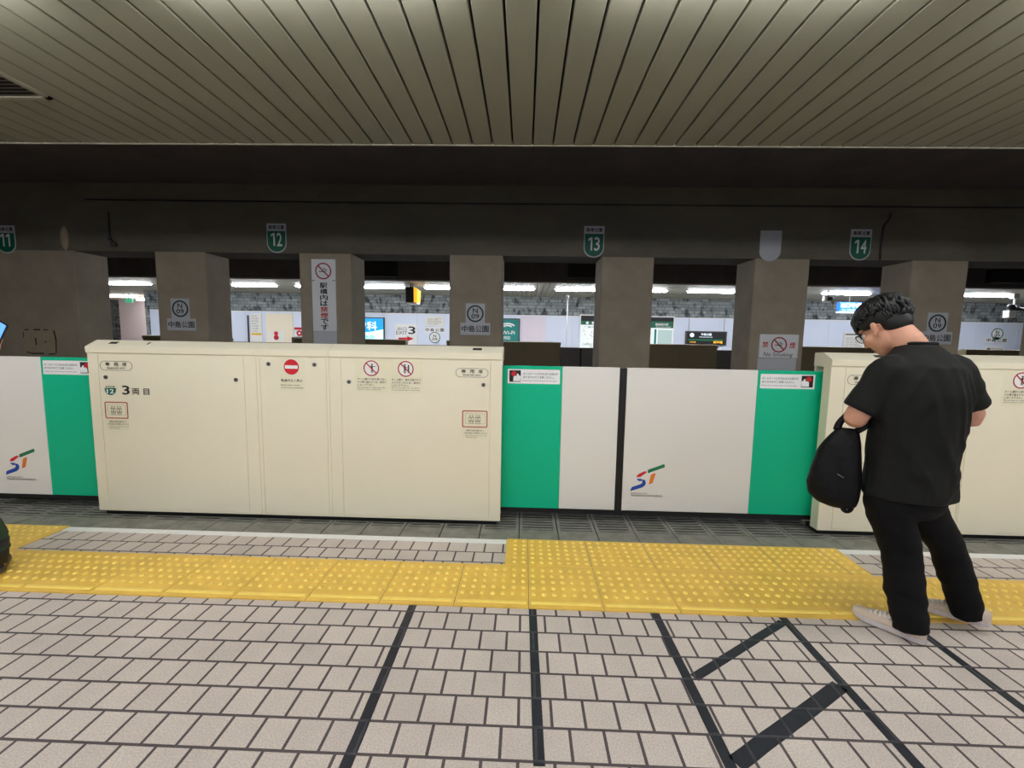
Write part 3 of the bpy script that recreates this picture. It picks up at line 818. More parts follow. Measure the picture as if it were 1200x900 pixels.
def cigarette(mb, cx, cz, r, y):
    mb.box(cx-r*.62, cx+r*.28, y-.003, y-.001, cz-r*.12, cz+.0*r)
    mb.box(cx+r*.33, cx+r*.45, y-.003, y-.001, cz-r*.12, cz+.0*r)
    for dx in (0, .16):
        pts = [(cx+r*(.38+dx), cz+r*.06), (cx+r*(.30+dx), cz+r*.2), (cx+r*(.10+dx), cz+r*.26), (cx+r*(.02+dx), cz+r*.42)]
        for p, q in zip(pts, pts[1:]): mb.seg_xz(p, q, r*.06, y-.003, y-.001)
# tall sign
Y = 7.2; cx = -3.287
t = empty('no_smoking_sign', (cx, Y, 1.0), 'tall narrow white no smoking sign with vertical Japanese writing', 'sign')
mb = MB(); mb.bbox(-3.482, -3.088, Y-.02, Y, 1.53, 2.69, .004); mb.build('panel', M['white'], t)
mb = MB(); mb.bbox(-3.480, -3.086, Y-.022, Y, 1.05, 1.527, .004); mb.build('lower_panel', M['offwhite'], t)
for s in (-3.475, -3.14): 
    mb = MB(); mb.box(s, s+.045, Y-.0235, Y-.02, 2.344, 2.356); mb.build('clip', M['steel'], t)
rm, wm, km = MB(), MB(), MB(); prohibition(rm, wm, cx, 2.50, .132, Y-.021, .15); cigarette(km, cx, 2.50, .11, Y-.0205)
wm.build('sign_ground', M['white'], t); km.build('pictogram', M['ink'], t); rm.build('prohibition_ring', M['darkred'], t)
mk, mr = MB(), MB(); z = 2.318; step = .0965
for i, ch in enumerate('駅構内は禁煙です'):
    mm = mr if ch in '禁煙' else mk
    put_text(mm, ch, cx-.062+i*.0006, cx+.058+i*.0006, z-step*(i+1)+.007, z-step*i-.004, Y-.0205, bold=.03)
mk.build('lettering', M['ink'], t, fix=False); mr.build('red_lettering', M['red'], t, fix=False)
# square sign
t = empty('no_smoking_sign', (4.066, Y, 1.0), 'wide white No Smoking sign above the green end of the right sliding door', 'sign')
mb = MB(); mb.bbox(3.757, 4.372, Y-.02, Y, 1.225, 1.602, .004); mb.build('panel', M['white'], t)
mb = MB(); mb.bbox(3.745, 4.36, Y-.022, Y, .9, 1.218, .004); mb.build('lower_panel', M['offwhite'], t)
rm, wm, km = MB(), MB(), MB(); prohibition(rm, wm, 4.066, 1.437, .124, Y-.021, .16); cigarette(km, 4.066, 1.437, .105, Y-.0205)
wm.build('sign_ground', M['white'], t); km.build('pictogram', M['ink'], t); rm.build('prohibition_ring', M['darkred'], t)
lettering(t, [('禁', 3.805, 3.895, 1.39, 1.482, dict(bold=.02))], Y-.021, M['red'])
lettering(t, [('煙', 4.235, 4.325, 1.385, 1.477, dict(bold=.02))], Y-.021, M['red'])
lettering(t, [('No Smoking', 3.83, 4.285, 1.232, 1.315, dict(bold=.0, shear=.15))], Y-.021, M['ink'])
# details on the beam and the wide left pillar
mb = MB(); pts = [(-8.43, 1.075), (-7.885, 1.07), (-7.87, 1.3), (-7.89, 1.475), (-8.2, 1.482), (-8.425, 1.47), (-8.44, 1.25)]
mb.prism_xz(pts, Y-.004, Y+.01)
t = mb.build('access_hatch', M['patch'], origin=(-8.15, Y, 1.07)); tag(t, 'mortared square hatch with dark broken edges on the wide left pillar', 'hatch')
for p, q, w in (((-7.888, 1.09), (-7.872, 1.30), .018), ((-7.872, 1.30), (-7.895, 1.47), .024), ((-8.25, 1.478), (-8.13, 1.48), .022), ((-8.08, 1.478), (-7.99, 1.478), .016), ((-8.40, 1.472), (-8.33, 1.476), .02),
                ((-8.40, 1.10), (-8.3, 1.078), .018), ((-8.3, 1.078), (-8.1, 1.082), .022), ((-8.02, 1.074), (-7.9, 1.08), .018), ((-8.22, 1.22), (-8.225, 1.34), .022), ((-8.06, 1.26), (-8.055, 1.29), .02), ((-8.425, 1.44), (-8.43, 1.34), .012)):
    mb = MB(); mb.seg_xz(p, q, w, Y-.0055, Y-.0035); mb.build('broken_edge', M['dark'], t)
mb = MB(); mb.tube([(-6.80, 7.185, 3.40), (-6.80, 7.18, 3.15), (-6.795, 7.18, 2.93), (-6.79, 7.19, 2.83)], .012); mb.smooth = True
mb.tube([(-6.80, 7.17, 2.97), (-6.74, 7.165, 2.90), (-6.70, 7.18, 2.86)], .03)
o = mb.build('drain_pipe', M['grey'], origin=(-6.8, 7.19, 2.8)); tag(o, 'thin drain pipe with elbow on the beam above the left opening', 'pipe')
mb = MB(); mb.smooth = True
mb.ball((-7.58, 7.2, 2.98), (.07, .035, .2)); o = mb.build('mortar_patch', M['patch'], origin=(-7.58, 7.2, 2.8)); tag(o, 'bulging mortar patch on the beam right of number 11', 'mortar patch')
mb = MB(); mb.smooth = True; mb.tube([(5.63, 7.2, 3.50), (5.60, 7.185, 3.40), (5.525, 7.185, 3.29), (5.515, 7.185, 3.0), (5.525, 7.19, 2.785)], .014)
o = mb.build('cable_conduit', M['grey'], origin=(5.55, 7.19, 2.78)); tag(o, 'thin dark conduit bent down the beam beside number 14', 'pipe')
mb = MB(); mb.smooth = True; mb.tube([(-7.2, 7.215, 3.60), (-2, 7.214, 3.585), (4.0, 7.215, 3.59), (12, 7.215, 3.6)], .01)
o = mb.build('cable', M['black'], origin=(0, 7.21, 3.59)); tag(o, 'long black cable running along the upper beam', 'cable')
# dark boxes hung on the far fascia
for cx, w, z0, z1, lb in ((-3.74, .84, 2.99, 3.36, 'black box on the far fascia seen right of the tall no smoking sign'), (1.41, .68, 3.02, 3.36, 'black box on the far fascia seen below number 13'), (11.95, 1.0, 3.04, 3.36, 'black box on the far fascia seen at the right edge')):
    mb = MB(); mb.bbox(cx-w/2, cx+w/2, 11.30, 11.5, z0, z1, .01); mb.k = 1
    mb.box(cx-w/2+.04, cx+w/2-.04, 11.292, 11.30, z0+.04, z1-.04)
    tag(mb.build('signal_box', [M['black'], M['dark']], origin=(cx, 11.45, z0)), lb, 'box')

# ------------------------------------------------------------------ far platform
def far_housing(x0, x1, label):
    t = empty('far_gate_housing', ((x0+x1)/2, 11.65, 0), label, 'platform gate')
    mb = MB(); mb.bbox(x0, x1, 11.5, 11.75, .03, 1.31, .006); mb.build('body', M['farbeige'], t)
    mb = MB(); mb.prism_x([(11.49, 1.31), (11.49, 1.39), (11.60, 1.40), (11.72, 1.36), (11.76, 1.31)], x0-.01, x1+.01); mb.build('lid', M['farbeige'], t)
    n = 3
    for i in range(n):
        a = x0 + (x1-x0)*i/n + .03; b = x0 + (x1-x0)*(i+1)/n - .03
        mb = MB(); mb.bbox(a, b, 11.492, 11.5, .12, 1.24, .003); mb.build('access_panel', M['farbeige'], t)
    mb = MB(); put_text(mb, '専用席', x0+.30, x0+.52, 1.245, 1.285, 11.489, bold=.02); put_text(mb, 'RESERVED', x0+.30, x0+.52, 1.205, 1.225, 11.489)
    mb.build('lettering', M['ink'], t, fix=False)
    return t
for a, b, lb in ((-10.19, -7.9, 'dim far platform gate housing at the far left opening'), (-6.1, -3.13, 'dim far platform gate housing below the blue clinic advertisement'),
                 (-2.04, .93, 'dim far platform gate housing below the green poster'), (2.02, 4.96, 'dim far platform gate housing below the station name board'),
                 (6.05, 9.0, 'dim far platform gate housing left of the man'), (11.2, 14.2, 'dim far platform gate housing at the right edge')):
    far_housing(a, b, lb)
def far_door(x0, x1, label):
    t = empty('far_gate_door', ((x0+x1)/2, 11.62, 0), label, 'sliding gate door')
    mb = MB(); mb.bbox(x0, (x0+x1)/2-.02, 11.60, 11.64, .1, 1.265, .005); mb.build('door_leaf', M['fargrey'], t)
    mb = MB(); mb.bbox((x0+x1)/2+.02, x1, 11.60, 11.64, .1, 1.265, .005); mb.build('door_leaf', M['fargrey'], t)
    mb = MB(); mb.box((x0+x1)/2-.02, (x0+x1)/2+.02, 11.605, 11.635, .1, 1.26); mb.build('rubber_edge', M['rubber'], t)
    mb = MB(); mb.box(x0, x1, 11.61, 11.63, 0, .1); mb.build('bottom_rail', M['rubber'], t)
for a, b, lb in ((-7.89, -6.11, 'dim pair of far gate doors behind the second opening'), (-3.12, -2.05, 'dim pair of far gate doors behind the exit 3 opening'), (.94, 2.01, 'dim pair of far gate doors left of the pillar under number 13'),
                 (4.97, 6.04, 'dim pair of far gate doors right of the station name board'), (9.01, 11.19, 'dim pair of far gate doors behind the man')):
    far_door(a, b, lb)
YP = YW - .032
def sign(name, x0, x1, z0, z1, m, label, cat, d=.02, frame=None):
    t = empty(name, ((x0+x1)/2, YP, z0), label, cat)
    mb = MB(); mb.bbox(x0, x1, YP-d, YP, z0, z1, .003); mb.build('panel', m, t)
    if frame:
        mb = MB(); w = .035
        mb.frame_xz([(x0-w, z0-w), (x1+w, z0-w), (x1+w, z1+w), (x0-w, z1+w)], [(x0, z0), (x1, z0), (x1, z1), (x0, z1)], YP-d-.01, YP); mb.build('frame', frame, t)
    return t
def txt(t, lines, m=None, d=.0215, name='lettering'): return lettering(t, lines, YP-d, m or M['ink'], name)
def area(t, nm, x0, x1, z0, z1, m, d=.0235):
    mb = MB(); mb.box(x0, x1, YP-d, YP-.019, z0, z1); return mb.build(nm, m, t)
def smalltext(t, x0, x1, z0, z1, rows, m, s='ご案内 お知らせ 乗車位置 時刻'):
    mb = MB(); h = (z1-z0)/rows
    for i in range(rows): put_text(mb, s, x0, x0+(x1-x0)*(1 if i % 3 else .8), z0+h*i+h*.2, z0+h*i+h*.75, YP-.0215)
    mb.build('small_lettering', m, t, fix=False)
# timetable left
t = sign('timetable_sign', -9.60, -9.19, 1.0, 2.205, M['paper'], 'white vertical notice board with yellow band left of the cream panel', 'notice'); smalltext(t, -9.54, -9.3, 1.55, 2.15, 7, M['ink_soft'])
area(t, 'yellow_band', -9.57, -9.22, 1.45, 1.52, M['yellow_sign'])
mb = MB(); mb.box(-9.70, -9.655, YP-.03, YP, .4, 2.13); tag(mb.build('wall_post', M['grey'], origin=(-9.68, YP, .4)), 'thin dark vertical post left of the white notice board', 'post')
# emergency equipment
t = sign('emergency_cabinet', -9.06, -8.08, .001, 2.215, M['cream'], 'large cream wall cabinet with red alarm button', 'cabinet', d=.012)
area(t, 'alarm_panel', -8.98, -8.42, 1.25, 1.60, M['paper'], .02)
mb = MB(); mb.disc_xz(-8.69, 1.52, .07, YP-.035, YP-.02); mb.build('alarm_lamp', M['red'], t)
mb = MB(); mb.disc_xz(-8.69, 1.375, .085, YP-.03, YP-.02); mb.build('alarm_button', M['darkred'], t)
t = sign('hydrant_sign', -8.04, -7.63, 1.42, 1.74, M['white'], 'red and white fire equipment sign beside the cream cabinet', 'sign')
area(t, 'red_band', -8.04, -7.63, 1.66, 1.74, M['red']); mb = MB(); mb.ring_xz(-7.87, 1.54, .04, .1, YP-.024, YP-.02); mb.build('emblem', M['red'], t)
mb = MB(); mb.bbox(-8.06, -7.62, YP-.2, YP, .001, 1.40, .01); mb.k = 1; mb.box(-8.02, -7.66, YP-.206, YP-.2, .94, 1.36)
tag(mb.build('fire_hose_cabinet', [M['brown'], M['dark']], origin=(-7.84, YP, 0)), 'dark brown cabinet under the red fire equipment sign', 'cabinet')
# blue clinic advert
t = sign('advertising_lightbox', -6.3, -4.90, 1.0, 2.09, M['ad_white'], 'lit blue and white clinic advertisement right of the tall no smoking sign', 'advertisement', d=.06, frame=M['grey'])
mb = MB(); mb.prism_xz([(-6.3, 1.62), (-5.9, 1.60), (-5.4, 1.62), (-4.9, 1.72), (-4.9, 2.09), (-6.3, 2.09)], YP-.064, YP-.06); mb.build('blue_field', M['ad_blue'], t)
lettering(t, [('皮膚科', -6.20, -5.12, 1.69, 1.98, dict(bold=.03))], YP-.066, M['sign_lit_white'])
lettering(t, [('9:00-18:00', -6.0, -5.2, 1.40, 1.50, dict(bold=.02))], YP-.0625, M['ad_blue'], 'hours')
# exit 3
t = sign('exit_sign', -4.50, -3.73, 1.0, 1.93, M['white'], 'white exit 3 sign with red arrow', 'sign')
txt(t, [('3', -4.03, -3.80, 1.58, 1.83, dict(bold=.02)), ('出口', -4.42, -4.10, 1.70, 1.81, {}), ('EXIT', -4.46, -4.08, 1.56, 1.67, {})])
mb = MB(); mb.prism_xz([(-4.38, 1.38), (-4.08, 1.38), (-4.08, 1.32), (-3.85, 1.42), (-4.08, 1.5), (-4.08, 1.45), (-4.38, 1.45)], YP-.024, YP-.02); mb.build('arrow', M['red'], t)
t = sign('notice_sheet', -3.44, -2.80, 1.86, 2.2, M['paper'], 'pale notice sheet above the far station name plate by exit 3', 'notice'); smalltext(t, -3.38, -2.9, 1.90, 2.15, 5, M['ink_soft'])
def far_name(cx, zr, zp, lb, ring_below):
    t = sign('station_name_sign', cx-.36, cx+.36, zp-.10, zp+.10, M['white'], lb, 'sign')
    m = MB()
    for i, ch in enumerate('中島公園'): c = cx + (i-1.5)*.17; put_text(m, ch, c-.065, c+.065, zp-.055, zp+.055, YP-.0215, bold=.02)
    m.build('lettering', M['ink'], t, fix=False)
    mb = MB(); mb.disc_xz(cx, zr, .19, YP-.02, YP); mb.build('number_panel', M['white'], t)
    mb = MB(); mb.ring_xz(cx, zr, .165, .19, YP-.024, YP-.02); mb.build('ring', M['sgreen'], t)
    lettering(t, [('N', cx-.05, cx+.05, zr+.01, zr+.1, dict(bold=.02)), ('09', cx-.09, cx+.09, zr-.1, zr-.01, dict(bold=.01))], YP-.0215, M['ink'], 'lettering')
far_name(-3.12, 1.47, 1.73, 'station name plate with N 09 on the far wall right of exit 3', True)
far_name(15.75, 1.905, 1.695, 'station name plate with N 09 on the far wall at the right edge', False)
# green poster, lavender panel
t = sign('poster', -1.0, -.215, 1.0, 2.13, M['teal'], 'teal green poster on the far wall right of a station name plate', 'poster', frame=M['grey'])
mb = MB()
for r in (.16, .27): 
    pts = [(-.60 + r*math.cos(a*PI/12), 1.83 + r*.6*math.sin(a*PI/12)) for a in range(2, 11)]
    for p, q in zip(pts, pts[1:]): mb.seg_xz(p, q, .05, YP-.024, YP-.02)
mb.build('emblem', M['white'], t)
txt(t, [('Wi-Fi', -.80, -.35, 1.62, 1.74, dict(bold=.02)), ('FREE', -.72, -.5, 1.45, 1.55, dict(bold=.02))], M['white'])
mb = MB(); mb.bbox(-.165, .715, YP-.012, YP, .2, 2.25, .003); tag(mb.build('lavender_sign_panel', M['lav'], origin=(.27, YP, .2)), 'plain pale lavender board right of the teal poster', 'board')
# route map and fare map
t = sign('route_map', 1.90, 2.85, .9, 2.30, M['map_white'], 'lit map board with dark and green header left of the pillar under 13', 'map', d=.05, frame=M['white'])
lines_d = .056
def harea(t, nm, x0, x1, z0, z1, m): mb = MB(); mb.box(x0, x1, YP-.056, YP-.05, z0, z1); return mb.build(nm, m, t)
harea(t, 'header', 1.90, 2.85, 2.12, 2.30, M['ink']); harea(t, 'green_band', 1.90, 2.85, 1.99, 2.12, M['sgreen'])
mb = MB(); mb.disc_xz(2.12, 2.055, .05, YP-.062, YP-.056); mb.disc_xz(2.32, 2.055, .05, YP-.062, YP-.056); mb.build('emblem', M['white'], t)
mb = MB(); random.seed(3)
for i in range(26):
    a = (2.0+random.random()*.75, 1.1+random.random()*.75); mb.seg_xz(a, (a[0]+random.uniform(-.12,.12), a[1]+random.uniform(-.1,.1)), .012, YP-.054, YP-.05)
mb.build('route_lines', M['darkred'], t)
lettering(t, [('ご案内', 2.0, 2.4, 1.88, 1.95, {}), ('SUBWAY MAP', 2.0, 2.5, 1.3, 1.36, {})], YP-.0515, M['ink_soft'])
t = sign('fare_map', 4.12, 5.03, .9, 2.28, M['map_white'], 'lit map board with dark and green header right of the pillar under 13', 'map', d=.05, frame=M['white'])
harea(t, 'header', 4.12, 5.03, 2.14, 2.28, M['ink']); harea(t, 'green_band', 4.12, 5.03, 1.92, 2.14, M['sgreen']); harea(t, 'map_field', 4.52, 5.0, 1.05, 1.86, mat('map_tint', (196, 222, 220), .5)); harea(t, 'index_column', 4.40, 4.47, 1.05, 1.88, M['teal'])
lettering(t, [('路線案内図', 4.42, 4.85, 2.0, 2.08, dict(bold=.02)), ('ROUTE MAP', 4.45, 4.95, 1.935, 1.975, {})], YP-.057, M['white'])
# station name board
t = sign('station_name_board', 5.50, 6.80, 1.40, 1.80, M['ink'], 'black lit station name board with green band seen under the right opening', 'sign', d=.06, frame=M['grey'])
mb = MB(); mb.box(5.54, 6.72, YP-.066, YP-.06, 1.515, 1.57); mb.build('green_band', M['lgreen'], t)
mb = MB(); mb.disc_xz(5.67, 1.70, .07, YP-.066, YP-.06); mb.build('number_disc', M['sign_lit_white'], t)
lettering(t, [('中島公園', 5.98, 6.32, 1.69, 1.77, dict(bold=.03)), ('Nakajima-Koen', 5.92, 6.36, 1.615, 1.66, dict(bold=.01))], YP-.0615, M['sign_lit_white'])
lettering(t, [('すすきの', 5.6, 5.8, 1.44, 1.49, dict(bold=.02))], YP-.068, M['amber'])
lettering(t, [('幌平橋', 6.40, 6.7, 1.43, 1.51, dict(bold=.02))], YP-.068, M['amber'])
for hx in (5.56, 6.74):
    mb = MB(); mb.box(hx-.006, hx+.006, YP-.04, YP-.03, 1.80, 2.26); mb.build('hanger', M['steel'], t)
# notice right
t = sign('timetable_sign', 10.75, 11.46, .9, 1.89, M['paper'], 'white timetable sheet on the far wall left of the man\'s face', 'notice')
smalltext(t, 10.82, 11.38, 1.30, 1.72, 8, M['ink_soft']); area(t, 'header', 10.80, 11.40, 1.79, 1.83, M['ink_soft'])
t = sign('direction_sign', 15.42, 16.03, 1.28, 1.53, M['white'], 'white direction sign with arrow under the far right station plate', 'sign')
txt(t, [('出口 4', 15.62, 15.98, 1.36, 1.44, {})]); mb = MB(); mb.prism_xz([(15.47, 1.40), (15.53, 1.35), (15.53, 1.38), (15.6, 1.38), (15.6, 1.42), (15.53, 1.42), (15.53, 1.45)], YP-.024, YP-.02); mb.build('arrow', M['ink'], t)
# hanging things
t = empty('departure_display', (-3.14, 12.2, 2.40), 'small black hanging display with an amber lit face', 'display')
mb = MB(); mb.box(-3.29, -3.07, 12.15, 12.55, 2.42, 2.83); mb.build('case', M['black'], t)
mb = MB(); mb.prism_xz([(-3.07, 2.42), (-2.985, 2.44), (-2.965, 2.75), (-3.07, 2.83)], 12.16, 12.54); mb.build('lit_face', M['amber'], t)
mb = MB(); mb.box(-3.25, -2.99, 12.16, 12.54, 2.385, 2.42); mb.build('bottom_plate', M['white'], t)
mb = MB(); mb.box(-3.2, -3.16, 12.3, 12.34, 2.83, 2.914); mb.box(-3.2, -3.16, 12.45, 12.49, 2.83, 2.914); mb.build('hanger', M['black'], t)
t = empty('exit_direction_sign', (9.6, 13, 2.40), 'hanging blue lit direction sign behind the man\'s hair', 'sign')
mb = MB(); mb.bbox(8.98, 10.3, 12.98, 13.12, 2.41, 2.665, .005); mb.build('case', M['sign_blue'], t)
lettering(t, [('出口', 9.02, 9.26, 2.52, 2.64, dict(bold=.02)), ('中島公園方面', 9.30, 10.2, 2.51, 2.65, dict(bold=.03)), ('for Nakajima Park', 9.05, 9.7, 2.43, 2.475, {})], 12.978, M['sign_lit_white'])
mb = MB(); mb.box(8.98, 10.3, 12.97, 13.13, 2.36, 2.41); mb.build('bottom_plate', M['white'], t)
for hx in (9.28, 10.1):
    mb = MB(); mb.tube([(hx, 13.05, 2.66), (hx, 13.05, 2.914)], .012, 8); mb.build('hanger', M['grey'], t)
t = empty('white_pole', (1.175, 12.5, 0), 'thin white pole standing in front of the far wall left of the map board', 'pole')
mb = MB(); mb.smooth = True; mb.tube([(1.175, 12.5, 0), (1.175, 12.5, 2.60)], .017, 10); mb.build('shaft', M['white'], t)
mb = MB(); mb.smooth = True; mb.tube([(1.175, 12.5, 2.58), (1.175, 12.5, 2.70)], .034, 12); mb.build('cap', M['white'], t)
mb = MB(); mb.smooth = True; mb.tube([(1.175, 12.5, 0), (1.175, 12.5, .03)], .09, 16); mb.build('base', M['steel'], t)
t = empty('security_camera', (13.25, 12.5, 2.3), 'hanging security camera with white housing at the right edge', 'camera')
mb = MB(); mb.box(13.19, 13.33, 12.44, 12.56, 2.78, 2.914); mb.build('mount', M['white'], t)
mb = MB(); mb.tube([(13.28, 12.5, 2.60), (13.28, 12.5, 2.80)], .02, 8); mb.build('stem', M['white'], t)
mb = MB(); mb.smooth = True; mb.ball((13.22, 12.5, 2.55), (.12, .08, .09)); mb.tube([(13.2, 12.5, 2.52), (13.6, 12.5, 2.50)], .05, 10); mb.build('bracket', M['black'], t)
mb = MB(); mb.bbox(13.10, 13.30, 12.42, 12.58, 2.27, 2.46, .015); mb.build('lens_housing', M['white'], t)
t = empty('ceiling_speaker', (8.22, 12.4, 2.7), 'small dark ceiling speaker just right of the No Smoking pillar', 'speaker')
mb = MB(); mb.tube([(8.24, 12.4, 2.74), (8.24, 12.4, 2.914)], .015, 8); mb.build('stem', M['black'], t)
mb = MB(); mb.smooth = True; mb.ball((8.28, 12.4, 2.70), (.10, .08, .06)); mb.build('case', M['black'], t)
mb = MB(); mb.box(8.12, 8.18, 12.35, 12.45, 2.64, 2.78); mb.build('end_cap', M['white'], t)
# passage exit sign
t = empty('emergency_exit_sign', (-14.9, 16.3, 2.6), 'small green lit emergency exit sign in the far passage', 'sign')
mb = MB(); mb.bbox(-15.02, -14.74, 16.28, 16.34, 2.58, 2.75, .004); mb.build('panel', M['exit_green'], t)
mb = MB(); stickman(mb, -14.92, 2.665, .12, 16.279, [(-.3,.2,.3,.1)]); mb.build('pictogram', M['white'], t)
mb = MB(); mb.box(-14.9, -14.88, 16.3, 16.32, 2.75, 2.914); mb.build('hanger', M['grey'], t)

# ------------------------------------------------------------------ people
def fuse(mb, voxel, smooth=6, factor=.5):
    tmp = mb.build('tmp', M['skin'])
    rm = tmp.modifiers.new('r', 'REMESH'); rm.mode = 'VOXEL'; rm.voxel_size = voxel
    if smooth: sm = tmp.modifiers.new('s', 'SMOOTH'); sm.iterations = smooth; sm.factor = factor
    dg = bpy.context.evaluated_depsgraph_get(); dg.update()
    me = bpy.data.meshes.new_from_object(tmp.evaluated_get(dg))
    vs = [v.co.copy() for v in me.vertices]; fs = [tuple(p.vertices) for p in me.polygons]
    bpy.data.objects.remove(tmp); bpy.data.meshes.remove(me)
    return vs, fs
def solid(vs, fs, name, m, parent, fold=None):
    mb = MB(); mb.smooth = True
    if fold: vs = [fold(v) for v in vs]
    mb.add(vs, fs)
    return mb.build(name, m, parent, fix=False)
def ellring(c, rx, ry, ax, ay, n=28, pw=2.0):
    out = []
    for k in range(n):
        a = 2*PI*k/n; ca, sa = math.cos(a), math.sin(a)
        if pw != 2: ca = math.copysign(abs(ca)**(2/pw), ca); sa = math.copysign(abs(sa)**(2/pw), sa)
        out.append(c + ax*rx*ca + ay*ry*sa)
    return out
def spline(pts, rs, n=5):
    P = [Vector(p) for p in pts]; out = []; ro = []
    for i in range(len(P)-1):
        p0 = P[max(i-1, 0)]; p1 = P[i]; p2 = P[i+1]; p3 = P[min(i+2, len(P)-1)]
        for k in range(n):
            t = k/n
            out.append(.5*((2*p1) + (p2-p0)*t + (2*p0-5*p1+4*p2-p3)*t*t + (3*p1-p0-3*p2+p3)*t**3)); ro.append(rs[i]*(1-t)+rs[i+1]*t)
    out.append(P[-1]); ro.append(rs[-1]); return out, ro

def hand(mb, wrist, d, palm_n, side, curl):
    # d: direction of the fingers, palm_n: direction the palm faces, side: +1 right hand, -1 left hand
    d = d.normalized(); n = (palm_n - d*palm_n.dot(d)).normalized(); a = d.cross(n)*side     # a points to the thumb side
    rot = Matrix((a, d, n)).transposed()
    mb.ball(wrist + d*.052, (.041, .056, .017), 16, 10, rot)
    mb.tube([wrist - d*.03, wrist + d*.03], [.028, .026], 12)
    L = (.070, .080, .074, .058); off = (.030, .0095, -.0115, -.031)
    for ln, o, st in zip(L, off, (.086, .092, .088, .078)):
        p = wrist + d*(st-.022) + a*o*.95; pts = [p]; ang = .15; q = wrist + d*st + a*o
        pts.append(q)
        for seg, k in zip((.45, .32, .25), (1.0, 1.25, 1.0)):
            ang += curl*k
            q = q + (d*math.cos(ang) + n*math.sin(ang))*ln*seg; pts.append(q)
        mb.tube(pts, [.0095, .0095, .009, .0083, .0068], 9)
    q = wrist + d*.022 + a*.026; pts = [wrist + d*.01 + a*.012, q]
    for seg, (u, v, w_) in zip((.036, .03, .026), ((.75, .62, .25), (.9, .3, .42), (.9, .02, .5))):
        q = q + (d*u + a*v + n*w_).normalized()*seg; pts.append(q)
    mb.tube(pts, [.012, .0125, .0105, .0095, .0075], 9)

